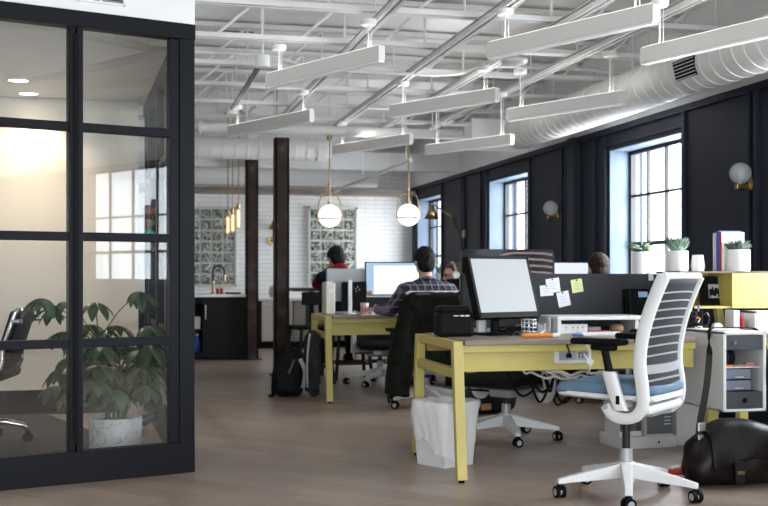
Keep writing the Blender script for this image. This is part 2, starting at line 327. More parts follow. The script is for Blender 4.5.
class MB:
    def __init__(self): self.bm = bmesh.new()
    def _add(self, verts, faces):
        vs_ = [self.bm.verts.new(v) for v in verts]
        for f in faces:
            try: self.bm.faces.new([vs_[i] for i in f])
            except ValueError: pass
        return vs_
    def box(self, c, s, rot=None, bevel=0.0, seg=2, taper=None):
        x, y, z = [k/2 for k in s]
        t = taper or 1.0
        pts = [(-x*t, -y*t, -z), (x*t, -y*t, -z), (x*t, y*t, -z), (-x*t, y*t, -z), (-x, -y, z), (x, -y, z), (x, y, z), (-x, y, z)]
        fs = [(0, 3, 2, 1), (4, 5, 6, 7), (0, 1, 5, 4), (1, 2, 6, 5), (2, 3, 7, 6), (3, 0, 4, 7)]
        M = Matrix.Translation(Vector(c))
        if rot is not None: M = M @ (Euler(rot).to_matrix().to_4x4() if not isinstance(rot, Matrix) else rot)
        v = self._add([M @ Vector(p) for p in pts], fs)
        if bevel > 0:
            es = set()
            for a in v:
                for e in a.link_edges: es.add(e)
            bmesh.ops.bevel(self.bm, geom=list(es), offset=bevel, segments=seg, affect='EDGES', profile=0.5)
        return self
    def span(self, a, b, bevel=0.0, seg=2):
        c = [(a[i]+b[i])/2 for i in range(3)]; s = [abs(b[i]-a[i]) for i in range(3)]
        return self.box(c, s, bevel=bevel, seg=seg)
    def bar(self, p0, p1, w, h, up=(0, 0, 1), bevel=0.0):
        p0, p1 = Vector(p0), Vector(p1); d = (p1-p0); L = d.length; d.normalize(); up = Vector(up)
        x = d.cross(up)
        if x.length < 1e-4: x = d.cross(Vector((0, 1, 0)))
        x.normalize(); u = x.cross(d).normalized()
        M = Matrix((x, d, u)).transposed().to_4x4()
        return self.box((p0+p1)/2, (w, L, h), rot=M, bevel=bevel)
    def cyl(self, p0, p1, r0, r1=None, n=20, caps=True):
        r1 = r0 if r1 is None else r1
        p0, p1 = Vector(p0), Vector(p1); M = frame_to(p1-p0).to_3x3()
        a, b = [], []
        for i in range(n):
            t = 2*math.pi*i/n; o = M @ Vector((math.cos(t), math.sin(t), 0))
            a.append(self.bm.verts.new(p0+o*r0)); b.append(self.bm.verts.new(p1+o*r1))
        for i in range(n):
            self.bm.faces.new((a[i], a[(i+1) % n], b[(i+1) % n], b[i]))
        if caps:
            self.bm.faces.new(a[::-1]); self.bm.faces.new(b)
        return self
    def tube(self, pts, r, n=10, closed=False, rs=None):
        pts = [Vector(p) for p in pts]; k = len(pts); rings = []
        prev = None
        for i, p in enumerate(pts):
            if closed: d = pts[(i+1) % k]-pts[i-1]
            else: d = pts[min(i+1, k-1)]-pts[max(i-1, 0)]
            d.normalize()
            if prev is None:
                x = d.orthogonal().normalized()
            else:
                x = prev-d*prev.dot(d)
                if x.length < 1e-5: x = d.orthogonal()
                x.normalize()
            prev = x; y = d.cross(x); rr = rs[i] if rs else r
            rings.append([self.bm.verts.new(p+(x*math.cos(2*math.pi*j/n)+y*math.sin(2*math.pi*j/n))*rr) for j in range(n)])
        m = k if closed else k-1
        for i in range(m):
            A, B = rings[i], rings[(i+1) % k]
            for j in range(n): self.bm.faces.new((A[j], A[(j+1) % n], B[(j+1) % n], B[j]))
        if not closed:
            self.bm.faces.new(rings[0][::-1]); self.bm.faces.new(rings[-1])
        return self
    def ribbon(self, pts, w, t, side):
        """flat strap along pts, width w along side vectors (one or per point), thickness t"""
        pts = [Vector(p) for p in pts]; k = len(pts); rings = []
        for i, p in enumerate(pts):
            d = (pts[min(i+1, k-1)]-pts[max(i-1, 0)]).normalized()
            s = Vector(side[i] if isinstance(side, list) else side); s = (s-d*s.dot(d)).normalized(); n = d.cross(s)
            rings.append([self.bm.verts.new(p+s*a*w/2+n*b*t/2) for a, b in ((-1, -1), (1, -1), (1, 1), (-1, 1))])
        for i in range(k-1):
            A, B = rings[i], rings[i+1]
            for j in range(4): self.bm.faces.new((A[j], A[(j+1) % 4], B[(j+1) % 4], B[j]))
        self.bm.faces.new(rings[0][::-1]); self.bm.faces.new(rings[-1])
        return self
    def sphere(self, c, r, seg=20, ring=12, scale=(1, 1, 1), rot=None):
        M = Matrix.Translation(Vector(c))
        if rot is not None: M = M @ Euler(rot).to_matrix().to_4x4()
        M = M @ Matrix.Diagonal((scale[0]*r, scale[1]*r, scale[2]*r, 1))
        bmesh.ops.create_uvsphere(self.bm, u_segments=seg, v_segments=ring, radius=1.0, matrix=M)
        return self
    def lathe(self, prof, c=(0, 0, 0), n=28, M=None, caps=True):
        c = Vector(c); rings = []
        for r, z in prof:
            ring = []
            for i in range(n):
                t = 2*math.pi*i/n; p = Vector((r*math.cos(t), r*math.sin(t), z))
                if M is not None: p = M @ p
                ring.append(self.bm.verts.new(c+p))
            rings.append(ring)
        for A, B in zip(rings, rings[1:]):
            for i in range(n): self.bm.faces.new((A[i], A[(i+1) % n], B[(i+1) % n], B[i]))
        if caps:
            self.bm.faces.new(rings[0][::-1]); self.bm.faces.new(rings[-1])
        return self
    def prism(self, poly, p, u, v, n, t):
        """polygon (2D list) in the plane p + a*u + b*v, extruded t along n"""
        p, u, v, n = Vector(p), Vector(u), Vector(v), Vector(n)
        A = [self.bm.verts.new(p+u*a+v*b) for a, b in poly]; B = [self.bm.verts.new(p+u*a+v*b+n*t) for a, b in poly]
        self.bm.faces.new(A[::-1]); self.bm.faces.new(B); k = len(poly)
        for i in range(k): self.bm.faces.new((A[i], A[(i+1) % k], B[(i+1) % k], B[i]))
        return self
    def loft(self, rings, closed=True, caps=True):
        rr = [[self.bm.verts.new(Vector(p)) for p in ring] for ring in rings]
        for A, B in zip(rr, rr[1:]):
            k = len(A); m = k if closed else k-1
            for i in range(m): self.bm.faces.new((A[i], A[(i+1) % k], B[(i+1) % k], B[i]))
        if caps:
            self.bm.faces.new(rr[0][::-1]); self.bm.faces.new(rr[-1])
        return self
    def cap(self, p0, p1, r0, r1=None, n=14):
        r1 = r0 if r1 is None else r1
        self.cyl(p0, p1, r0, r1, n); self.sphere(p0, r0, n, 8); self.sphere(p1, r1, n, 8); return self
    def build(self, name, m, parent=None, smooth=False, bevel=0.0, sub=0, loc=None):
        bmesh.ops.recalc_face_normals(self.bm, faces=self.bm.faces)
        me = bpy.data.meshes.new(name); self.bm.to_mesh(me); self.bm.free()
        me.materials.append(MATS[m])
        if smooth:
            me.polygons.foreach_set('use_smooth', [True]*len(me.polygons))
        o = bpy.data.objects.new(name, me); COL.objects.link(o)
        if parent is not None: o.parent = parent
        if loc is not None: o.location = loc
        if smooth == 'auto' or (smooth and smooth is not True):
            pass
        if bevel:
            b = o.modifiers.new('bevel', 'BEVEL'); b.width = bevel; b.segments = 2; b.limit_method = 'ANGLE'; b.angle_limit = R(40)
        if sub:
            s = o.modifiers.new('sub', 'SUBSURF'); s.levels = sub; s.render_levels = sub
        if smooth == 'auto':
            for p in me.polygons: p.use_smooth = True
            try:
                me.set_sharp_from_angle(angle=R(40))
            except Exception: pass
        return o

def remesh(mb, name, m, parent=None, voxel=0.012, it=4, disp=0.0, dscale=0.1):
    """fuse overlapping volumes of an MB into one continuous skin"""
    bmesh.ops.recalc_face_normals(mb.bm, faces=mb.bm.faces)
    me = bpy.data.meshes.new('tmp'); mb.bm.to_mesh(me); mb.bm.free()
    o = bpy.data.objects.new('tmp', me); COL.objects.link(o)
    r = o.modifiers.new('r', 'REMESH'); r.mode = 'VOXEL'; r.voxel_size = voxel; r.use_smooth_shade = True
    s = o.modifiers.new('s', 'SMOOTH'); s.iterations = it; s.factor = 0.5
    if disp:
        t = bpy.data.textures.new('folds', 'CLOUDS'); t.noise_scale = dscale
        d = o.modifiers.new('d', 'DISPLACE'); d.texture = t; d.strength = disp; d.mid_level = 0.5; d.texture_coords = 'LOCAL'
    dg = bpy.context.evaluated_depsgraph_get(); ev = o.evaluated_get(dg)
    nm = bpy.data.meshes.new_from_object(ev); nm.name = name
    bpy.data.objects.remove(o); bpy.data.meshes.remove(me)
    nm.materials.clear(); nm.materials.append(MATS[m])
    nm.polygons.foreach_set('use_smooth', [True]*len(nm.polygons))
    ob = bpy.data.objects.new(name, nm); COL.objects.link(ob)
    if parent is not None: ob.parent = parent
    return ob

def tag(o, label, cat, group=None):
    o['label'] = label; o['category'] = cat
    if group: o['group'] = group
    return o
def thing(name, label, cat, loc=(0, 0, 0), rotz=0.0, group=None):
    o = bpy.data.objects.new(name, None); COL.objects.link(o); o.empty_display_size = 0.1
    o.location = loc; o.rotation_euler = (0, 0, rotz)
    return tag(o, label, cat, group)
def structure(name, loc=(0, 0, 0), rotz=0.0):
    o = bpy.data.objects.new(name, None); COL.objects.link(o); o.location = loc; o.rotation_euler = (0, 0, rotz); o['kind'] = 'structure'
    return o
def kids(o): return [c for c in bpy.data.objects if c.parent == o]
def dup(root, label, loc, rotz, group=None, skip=()):
    r = root.copy(); COL.objects.link(r); r.location = loc; r.rotation_euler = (0, 0, rotz); r['label'] = label
    if group: r['group'] = group
    for ch in kids(root):
        if ch.name.split('.')[0] in skip: continue
        c = ch.copy(); COL.objects.link(c); c.parent = r
        for g in kids(ch):
            d = g.copy(); COL.objects.link(d); d.parent = c
    return r
def st(mb, name, m, parent=None, **k):
    o = mb.build(name, m, parent, **k)
    if parent is None: o['kind'] = 'structure'
    return o

# ================================================================ THE SETTING
WX = 4.35           # right wall face
BY = 16.5           # back wall face
st(MB().span((-3.4, -4.3, -0.1), (WX+0.35, BY+0.3, 0)), 'floor', 'floor_planks')
st(MB().span((-12, -20, -0.22), (22, 30, -0.12)), 'ground', 'concrete')

# right wall: navy panelling between deep window openings
wr = structure('wall_right')
OZ0, OZ1 = 0.98, 2.24
def head(y0): return 2.43 if y0 < 0 else OZ1
m = MB(); ys = sorted(BAYS); prev = -4.0
for y0, y1 in ys:
    m.span((WX, prev, 0), (WX+0.34, y0, 2.44)); prev = y1
    m.span((WX, y0, 0), (WX+0.34, y1, OZ0)); m.span((WX, y0, head(y0)), (WX+0.34, y1, 2.44))
m.span((WX, prev, 0), (WX+0.34, BY+0.3, 2.44))
m.build('panelling', 'navy', wr)
m = MB()
m.span((WX-0.035, 0.5, 2.385), (WX, BY, 2.44))
for y0, y1 in ys:
    for e in (y0-0.05, y1+0.05): m.span((WX-0.028, e-0.022, 0.12), (WX, e+0.022, 2.40))
    for z in ((2.27,) if y0 > 0 else ()): m.span((WX-0.022, y0-0.05, z), (WX, y1+0.05, z+0.025))
for a, b in zip(ys, ys[1:]):
    L = b[0]-a[1]; mid = (a[1]+b[0])/2
    for e in (mid-0.36*L+0.0, mid-0.05, mid+0.05, ):
        m.span((WX-0.028, e-0.018, 0.12), (WX, e+0.018, 2.40))
m.span((WX-0.075, 9.98, 0), (WX, 10.16, 2.44)); m.span((WX-0.03, -4, 0), (WX, BY, 0.13))
m.build('battens', 'navy_trim', wr)
st(MB().span((WX-0.02, -4, 2.44), (WX+0.34, BY+0.3, 3.2)), 'wall_upper', 'white_paint')

for i, (y0, y1) in enumerate(BAYS):
    w = structure('window_%d' % (i+1), (WX, (y0+y1)/2, OZ0)); h2 = (y1-y0)/2; hh = head(y0)-OZ0; gx = 0.20
    m = MB()    # splayed lining of the opening, navy paint lightened to hold the sky's glare
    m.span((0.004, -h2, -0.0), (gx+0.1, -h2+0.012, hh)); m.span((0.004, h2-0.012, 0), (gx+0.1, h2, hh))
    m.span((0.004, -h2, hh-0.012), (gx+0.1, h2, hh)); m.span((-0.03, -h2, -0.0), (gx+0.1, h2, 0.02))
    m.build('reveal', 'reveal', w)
    m = MB(); f = 0.032
    for a, b in (((gx, -h2, 0), (gx+0.05, -h2+f, hh)), ((gx, h2-f-0.012, 0), (gx+0.05, h2-0.012, hh)), ((gx, -h2, 0.02), (gx+0.05, h2, 0.02+f)), ((gx, -h2, hh-f-0.012), (gx+0.05, h2, hh-0.012))):
        m.span(a, b)
    m.build('frame', 'black_metal', w)
    m = MB()
    m.span((gx+0.005, -h2, 0.37), (gx+0.045, h2, 0.405))
    m.span((gx+0.008, -h2, 0.82), (gx+0.042, h2, 0.842))
    for k in range(1, 4):
        yy = -h2+(y1-y0)*k/4; m.span((gx+0.01, yy-0.011, 0.02), (gx+0.04, yy+0.011, hh-0.012))
    m.build('muntin', 'black_metal', w)
    MB().span((gx+0.022, -h2+0.01, 0.02), (gx+0.026, h2-0.01, hh-0.012)).build('pane', 'window_glass', w)

# back wall, white tiles, two glass block windows
wb = st(MB().span((-3.4, BY, 0), (WX+0.34, BY+0.3, 3.2)), 'wall_back', 'subway_tile')
def glass_blocks(n, x0, x1, z0, z1, bw):
    w = structure('window_%d' % n, (x0, BY, z0)); W_, H_ = x1-x0, z1-z0
    MB().span((0, -0.03, 0), (W_, -0.001, H_)).build('grout', 'block_grout', w)
    m = MB(); nx = int(round(W_/bw)); nz = int(round(H_/bw)); dx, dz = W_/nx, H_/nz
    for a in range(nx):
        for b in range(nz):
            m.box((dx*(a+0.5), -0.035, dz*(b+0.5)), (dx-0.03, 0.03, dz-0.03), bevel=0.010, seg=1)
    m.build('blocks', 'glass_block', w)
    m = MB(); 
    for a, b in (((-0.03, -0.05, -0.02), (0, 0, H_+0.03)), ((W_, -0.05, -0.02), (W_+0.03, 0, H_+0.03)), ((-0.03, -0.05, H_), (W_+0.03, 0, H_+0.03)), ((-0.03, -0.05, -0.03), (W_+0.03, 0, 0))): m.span(a, b)
    m.build('frame', 'block_grout', w)
glass_blocks(7, 0.55, 1.57, 0.93, 2.08, 0.17)
glass_blocks(8, 2.72, 3.43, 0.95, 2.10, 0.17)

st(MB().span((-3.4, -4.3, 0), (-3.1, BY, 3.2)), 'wall_left', 'white_paint')
m = MB()
m.span((-3.4, -4.3, 0), (-2.3, -4.0, 3.2)).span((4.1, -4.3, 0), (WX+0.34, -4.0, 3.2)).span((-2.3, -4.3, 0), (4.1, -4.0, 0.5)).span((-2.3, -4.3, 2.75), (4.1, -4.0, 3.2))
st(m, 'wall_front', 'white_paint')
w = structure('window_9', (-2.3, -4.1, 0.5))
m = MB()
for k in range(9): m.span((6.4*k/8-0.025, -0.03, 0), (6.4*k/8+0.025, 0.03, 2.25))
for z in (0.0, 1.5, 2.2): m.span((0, -0.03, z), (6.4, 0.03, z+0.05))
m.build('frame', 'black_metal', w)
MB().span((0, -0.003, 0), (6.4, 0.003, 2.25)).build('pane', 'window_glass', w)

# ceiling: deck and open web joists
ce = structure('ceiling', (0, 0, 3.16))
MB().span((-3.4, -4.3, 0), (WX+0.34, BY+0.3, 0.12)).build('deck', 'ceiling_paint', ce)
m = MB()
for k in range(60): m.span((-3.2, 11.9+0.075*k, -0.012), (WX, 11.9+0.075*k+0.03, 0.0))
m.build('corrugation', 'ceiling_paint', ce)
m = MB()
for (x, y, a, b) in ((1.9, 7.3, 0.34, 0.05), (2.5, 7.2, 0.25, 0.05), (3.1, 8.3, 0.3, 0.07), (3.3, 9.4, 0.2, 0.09), (0.9, 9.3, 0.3, 0.03), (2.2, 9.6, 0.5, 0.02)):
    m.span((x-a/2, y-b/2, -0.004), (x+a/2, y+b/2, 0.0))
m.build('bare_patch', 'grime', ce)
for k in range(9):
    y = 3.95+k*1.0; m = MB(); x0, x1 = -3.1, WX-0.02; zb, zt = -0.36, -0.02
    for dy in (-0.03, 0.03):
        m.span((x0, y+dy-0.018, zb), (x1, y+dy+0.018, zb+0.035)); m.span((x0, y+dy-0.018, zt-0.035), (x1, y+dy+0.018, zt))
    n = 12; dx = (x1-x0)/n
    for i in range(n):
        xa = x0+i*dx
        m.cyl((xa, y, zb+0.02), (xa+dx*0.55, y, zt-0.02), 0.011, n=8); m.cyl((xa+dx*0.55, y, zt-0.02), (xa+dx*0.55, y, zb+0.02), 0.009, n=8)
    m.build('joist', 'steel_white', ce)

# office box: glazed front and side, bulkhead above, cream room behind
CX, CYY = 0.357, 6.027; PHI = math.atan2(0.298, 0.9545)
gf = structure('window_10', (CX, CYY, 0), PHI)
m = MB(); d = 0.07
m.span((-0.0865, 0, 0), (0, d+0.02, 2.45)); m.span((-0.682, 0, 0.165), (-0.652, d, 2.38)); m.span((-0.645, -0.006, 0.165), (-0.612, d, 2.38))
m.span((-1.34, 0, 0), (-1.26, d, 2.38)); m.span((-2.7, 0, 0), (-2.6, d, 2.38)); m.span((-1.98, 0, 0), (-1.92, d, 2.38))
m.span((-2.7, -0.004, 0), (0, d, 0.165)); m.span((-2.7, -0.012, 2.365), (0, d, 2.45)); m.span((-0.14, 0.006, 0.165), (-0.0865, d-0.01, 2.365))
for z in (0.725, 1.28, 1.85):
    m.span((-2.6, 0.008, z-0.023), (-0.0865, d-0.012, z+0.023))
m.build('frame', 'black_frame', gf, bevel=0.004)
m = MB(); m.span((-0.66, -0.009, 0.2), (-0.636, -0.004, 2.33)); m.build('door_gap', 'black_plastic', gf)
for a, b in ((-2.6, -1.98), (-1.92, -1.34), (-1.26, -0.682), (-0.612, -0.14)):
    MB().span((a, 0.032, 0.165), (b, 0.036, 2.365)).build('pane', 'glass', gf)
RX, RY = 0.20, 9.05
RL = math.hypot(RX-CX, RY-CYY); RA = math.atan2(RY-CYY, RX-CX)
gs = structure('window_11', (CX, CYY, 0), RA)
m = MB()
for x in (0.5, 1.05, 1.8, 2.55, RL-0.05): m.span((x-0.03, 0.01, 0), (x+0.03, 0.07, 2.4))
m.span((0.06, 0.01, 0), (RL, 0.08, 0.165)); m.span((0.06, 0.0, 2.365), (RL, 0.08, 2.45))
for z in (0.725, 1.28, 1.85): m.span((0.06, 0.018, z-0.02), (RL, 0.06, z+0.02))
m.build('frame', 'black_frame', gs)
for a, b in ((0.08, 0.47), (0.53, 1.02), (1.08, 1.77), (1.83, 2.52), (2.58, RL-0.08)):
    MB().span((a, 0.038, 0.165), (b, 0.042, 2.365)).build('pane', 'glass', gs)
def fl(x): # front line: world point at local x
    return (CX+math.cos(PHI)*x, CYY+math.sin(PHI)*x)
foot = [(-3.1, fl(-3.6)[1]), (CX, CYY), (RX, RY), (-3.1, RY)]
bulk = structure('wall_bulkhead')
MB().prism(foot, (0, 0, 2.452), (1, 0, 0), (0, 1, 0), (0, 0, 1), 0.70).build('soffit', 'white_paint', bulk)
st(MB().prism([(-3.1, RY-0.25), (RX-0.12, RY-0.25), (RX-0.12, RY), (-3.1, RY)], (0, 0, 0), (1, 0, 0), (0, 1, 0), (0, 0, 1), 2.45), 'wall_office', 'cream')
st(MB().span((-3.1, RY-0.262, 0.0), (RX-0.2, RY-0.25, 0.19)), 'baseboard_office', 'black_gloss')
fo = [(-3.1, fl(-3.6)[1]+0.08), (CX-0.1, CYY+0.08), (CX-0.42, 7.25), (-0.62, RY-0.262), (-3.1, RY-0.262)]
st(MB().prism(fo, (0, 0, 0.0), (1, 0, 0), (0, 1, 0), (0, 0, 1), 0.006), 'floor_office', 'office_carpet')
st(MB().prism([(-3.4, fl(-3.9)[1]), fl(-2.7), fl(-2.62), (fl(-2.62)[0]-0.02, fl(-2.62)[1]+0.1), (-3.4, fl(-3.9)[1]+0.1)], (0, 0, 0), (1, 0, 0), (0, 1, 0), (0, 0, 1), 2.452), 'wall_office_front', 'white_paint')

# ================================================================ overhead things
t = thing('air_vent', 'white louvred air vent in the bulkhead over the black glazed office', 'vent', (*fl(-0.52), 2.50), PHI)
m = MB(); m.span((-0.13, -0.012, 0), (0.13, 0, 0.012)).span((-0.13, -0.012, 0.138), (0.13, 0, 0.15)).span((-0.13, -0.012, 0), (-0.118, 0, 0.15)).span((0.118, -0.012, 0), (0.13, 0, 0.15)).span((-0.006, -0.01, 0), (0.006, 0, 0.15))
m.build('frame', 'white_paint', t)
m = MB()
for k in range(8): m.box((0, -0.004, 0.02+k*0.016), (0.24, 0.01, 0.004), rot=(R(35), 0, 0))
m.build('louvre', 'silver_paint', t)
MB().span((-0.12, -0.003, 0.01), (0.12, 0, 0.14)).build('backing', 'dark_gray', t)

for k, (x, y) in enumerate(((-0.75, 8.02), (-0.73, 8.58))):
    t = thing('downlight', ('round warm downlight in the office ceiling nearer the glass front', 'round warm downlight in the office ceiling nearer the cream wall')[k], 'light', (x, y, 2.452), 0, 'office downlights')
    MB().lathe([(0.085, 0), (0.085, -0.008), (0.07, -0.008), (0.066, 0)], n=28, caps=False).build('trim_ring', 'white_paint', t, smooth=True)
    MB().cyl((0, 0, -0.004), (0, 0, -0.001), 0.066, n=28).build('lens', 'downlight', t)
    l = bpy.data.lights.new('downlight_lamp', 'SPOT'); l.energy = 27; l.color = (1, 0.80, 0.58); l.spot_size = R(125); l.spot_blend = 0.6; l.shadow_soft_size = 0.06
    o = bpy.data.objects.new('downlight_lamp', l); COL.objects.link(o); o.parent = t; o.location = (0, 0, -0.02)

# linear pendants (world ends of the lower front edge, from far left to near right)
ZL = 2.45; UPW = 0.75
def cw(px, py, z):   # world point on the height z seen at a spot of the photograph
    a = (px-384)/1085; b = (275-py)/1085; k = (z-1.08)/b; c, s = math.cos(TH), math.sin(TH)
    return ((a*c+s)*k, (c-a*s)*k)
def lin(label, A, B, ZL=ZL):
    P0, P1 = cw(*A, ZL), cw(*B, ZL)
    p0, p1 = Vector((*P0, 0)), Vector((*P1, 0)); dv = p1-p0; L = dv.length; c = (p0+p1)/2
    t = thing('linear_pendant', label, 'ceiling light', (c.x, c.y, ZL), math.atan2(dv.y, dv.x), 'white linear pendants under the ceiling')
    hf = 0.108*(ZL-1.08)/1.37; MB().box((0, 0, 0.01+hf/2-0.005), (L, 0.055, hf-0.01), bevel=0.003).build('housing', 'fixture_white', t)
    MB().box((0, 0, 0.004), (L-0.012, 0.047, 0.012)).build('diffuser', 'diffuser', t)
    MB().box((0, 0, hf+0.001), (L-0.03, 0.04, 0.006)).build('fill_strip', 'ceiling_fill', t)
    l = bpy.data.lights.new('pendant_fill', 'AREA'); l.shape = 'RECTANGLE'; l.size = L-0.04; l.size_y = 0.04; l.energy = UPW; l.color = (1.0, 0.965, 0.91)  # area lamp added above the housing to lift the ceiling brightness
    o = bpy.data.objects.new('pendant_fill', l); COL.objects.link(o); o.parent = t; o.location = (0, 0, hf+0.008); o.rotation_euler = (R(180), 0, 0)
    for s in (-1, 1):
        x = s*(L/2-0.14)
        zt_ = 2.745-ZL; MB().cyl((x, 0, hf-0.005), (x, 0, zt_-0.01), 0.006, n=8).build('suspension_rod', 'steel_white', t); MB().cyl((x+0.03, 0.0, hf-0.005), (x+0.03, 0, zt_-0.01), 0.0025, n=6).build('feed_wire', 'steel_white', t)
        MB().lathe([(0.05, zt_-0.035), (0.055, zt_-0.02), (0.055, zt_)], (x, 0, 0), n=18).build('canopy', 'steel_white', t, smooth='auto')
    return t
lin('white linear pendant high in front of the dark bar with two junction boxes', (268, 88.7), (382, 62))
lin('white linear pendant nearest the black glazed office, over the tops of the rusty columns', (229.6, 137), (312, 121.6))
lin('white linear pendant hanging between the two white globe pendants', (334, 154.8), (411.5, 143.9), 2.40)
lin('white linear pendant just in front of the blunt end of the duct', (426.6, 154.8), (512.5, 144.4), 2.26)
lin('white linear pendant above the one that hangs between the globe pendants', (391.6, 117.8), (497.6, 101.5))
lin('white linear pendant across the far end of the duct', (507.7, 121.5), (625, 104), 2.34)
lin('big white linear pendant at the top beside the white ceiling disc', (489.4, 60), (656, 23.3))
lin('white linear pendant crossing the duct in front of its dark grille', (642.7, 65), (813, 27), 2.38)

# strut channels along the room
ZT = 2.75
def channel(label, x, y0, y1):
    t = thing('strut_channel', label, 'ceiling channel', (x, y0, ZT), 0, 'strut channels under the joists')
    L = y1-y0
    m = MB(); m.span((-0.032, 0, 0.0), (-0.012, L, 0.042)).span((0.012, 0, 0), (0.032, L, 0.042)).span((-0.032, 0, 0.034), (0.032, L, 0.05)); m.build('channel', 'steel_white', t)
    MB().span((-0.012, 0.01, 0.012), (0.012, L-0.01, 0.036)).build('slot', 'track_gray', t)
channel('slotted white ceiling channel running above the pendant nearest the office', 1.62, 2.0, 12.2)
channel('slotted white ceiling channel above the centre of the room, third from the duct', 2.31, 2.0, 12.2)
channel('slotted white ceiling channel second from the duct', 2.85, 2.0, 12.2)
channel('slotted white ceiling channel beside the duct', 3.39, 2.0, 12.0)
t = thing('track_bar', 'short dark bar between two white junction boxes high beside the office', 'ceiling bar', (1.02, 8.45, ZT))
MB().span((-0.018, 0.05, -0.012), (0.018, 2.5, 0.012)).build('bar', 'track_gray', t)
for y in (0, 2.55):
    m = MB(); m.cyl((0, y, -0.05), (0, y, 0.04), 0.06, n=20); m.cyl((0, y, 0.04), (0, y, 0.405), 0.012, n=8); m.build('junction_box', 'steel_white', t, smooth='auto')

t = thing('round_duct', 'long white spiral round duct along the top of the navy wall', 'duct', (3.93, 0, 2.545))
m = MB(); r = 0.168
m.cyl((0, -4, 0), (0, 10.62, 0), r, n=36); m.build('shell', 'duct_white', t, smooth='auto')
m = MB()
for k in range(70):
    y = 1.0+k*0.1385
    if y > 10.6: break
    pts = [(math.cos(a)*(r+0.001), y+0.02*math.sin(a), math.sin(a)*(r+0.001)) for a in [2*math.pi*i/32 for i in range(32)]]
    m.tube(pts, 0.0045, n=5, closed=True)
m.build('seam', 'duct_white', t, smooth=True)
m = MB(); m.box((-0.17, 10.78, -0.02), (0.62, 0.3, 0.26)); m.span((-0.5, 10.6, -0.18), (0.1, 10.63, 0.14)); m.build('end_box', 'duct_white', t)
# grille on the duct, facing the room
ga = R(193)
gt = MB(); gy = 6.86; n_ = Vector((math.cos(ga), 0, math.sin(ga))); u_ = Vector((0, 1, 0)); v_ = Vector((-math.sin(ga), 0, math.cos(ga)))
gt.prism([(-0.14, -0.075), (0.14, -0.075), (0.14, 0.06), (-0.14, 0.06)], n_*(r-0.015)+Vector((0, gy, 0)), u_, v_, n_, 0.02)
g = gt.build('grille', 'black_plastic', t)
m = MB()
for k in range(6):
    z = -0.066+k*0.0235; m.prism([(-0.14, z), (0.14, z), (0.14, z+0.005), (-0.14, z+0.005)], n_*(r+0.003)+Vector((0, gy, 0)), u_, v_, n_, 0.006)
m.build('slat', 'steel_white', g)
for y in (2.0, 5.0, 8.0, 10.2): MB().span((-0.005, y-0.012, r-0.003), (0.005, y+0.012, 0.61)).build('hanger', 'steel_white', t)

t = thing('main_pipe', 'thick white pipe with bolted flanges crossing the room below the joists', 'pipe', (0, 11.28, 2.60))
MB().cyl((-3.05, 0, 0), (WX-0.02, 0, 0), 0.052, n=24).build('pipe', 'steel_white', t, smooth='auto')
for x in (0.56, 0.72):
    MB().cyl((x-0.018, 0, 0), (x+0.018, 0, 0), 0.085, n=24).build('flange', 'steel_white', t, smooth='auto')
MB().cyl((0.52, 0.02, -0.05), (0.10, 0.4, -0.36), 0.02, n=10).cyl((0.52, 0, -0.05), (0.52, 0, 0.0), 0.02, n=10).build('brace', 'steel_white', t)
for x in (-1.5, 1.2, 3.2):
    MB().cyl((x, 0, 0.05), (x, 0, 0.56), 0.008, n=8).build('hanger', 'steel_white', t)
t = thing('branch_duct', 'white ribbed round duct crossing behind the tops of the rusty columns', 'duct', (0, 12.75, 2.56))
MB().cyl((-3.05, 0, 0), (2.22, 0, 0), 0.125, n=28).build('shell', 'duct_white', t, smooth='auto')
m = MB()
for k in range(30):
    x = -2.0+k*0.14
    m.tube([(x+0.012*math.sin(a), math.cos(a)*0.126, math.sin(a)*0.126) for a in [2*math.pi*i/24 for i in range(24)]], 0.004, n=5, closed=True)
m.build('seam', 'duct_white', t, smooth=True)
MB().cyl((2.18, 0, 0), (2.30, 0, 0), 0.135, n=28).cyl((2.28, 0, 0), (2.36, 0, 0), 0.10, n=28).build('end_collar', 'duct_white', t, smooth='auto')
for x in (-1.0, 1.0, 2.1): MB().span((x-0.01, -0.004, 0.12), (x+0.01, 0.004, 0.60)).build('hanger', 'steel_white', t)
st(MB().span((-3.1, 14.0, 2.47), (WX-0.02, 14.12, 2.56)).span((-3.1, 14.0, 2.56), (WX-0.02, 14.02, 2.70)), 'trim_1', 'white_paint')
t = thing('far_duct', 'white round duct running close above the tiled back wall', 'duct', (0, 15.1, 2.46))
MB().cyl((-3.05, 0, 0), (3.45, 0, 0), 0.13, n=28).build('shell', 'duct_white', t, smooth='auto')
m = MB()
for k in range(40):
    x = -2.0+k*0.14; m.tube([(x+0.01*math.sin(a), math.cos(a)*0.131, math.sin(a)*0.131) for a in [2*math.pi*i/20 for i in range(20)]], 0.0035, n=4, closed=True)
m.build('seam', 'duct_white', t, smooth=True)
for x in (-1.0, 1.0, 3.2): MB().span((x-0.01, -0.004, 0.12), (x+0.01, 0.004, 0.70)).build('hanger', 'steel_white', t)
st(MB().span((-3.1, 16.2, 2.30), (WX-0.02, BY, 2.38)), 'trim_2', 'wood_gray')
t = thing('sprinkler_pipe', 'slim white pipe running down the room towards the tiled wall', 'pipe', (2.86, 10.9, 2.275))
MB().cyl((0, 0, 0), (0, 5.29, 0), 0.021, n=12).build('pipe', 'steel_white', t, smooth='auto')
for y in (0.2, 2.4, 4.9): MB().cyl((0, y, 0.02), (0, y, 0.885), 0.006, n=8).build('hanger', 'steel_white', t)
t = thing('conduit', 'thin white wavy conduit crossing high above the linear pendants', 'conduit', (0, 8.72, 2.80))
pts = []
for k in range(60):
    x = -0.6+k*0.085; z = 0.052*math.tanh(3*math.sin(x*2.1+0.4)); pts.append((x, 0.0, z))
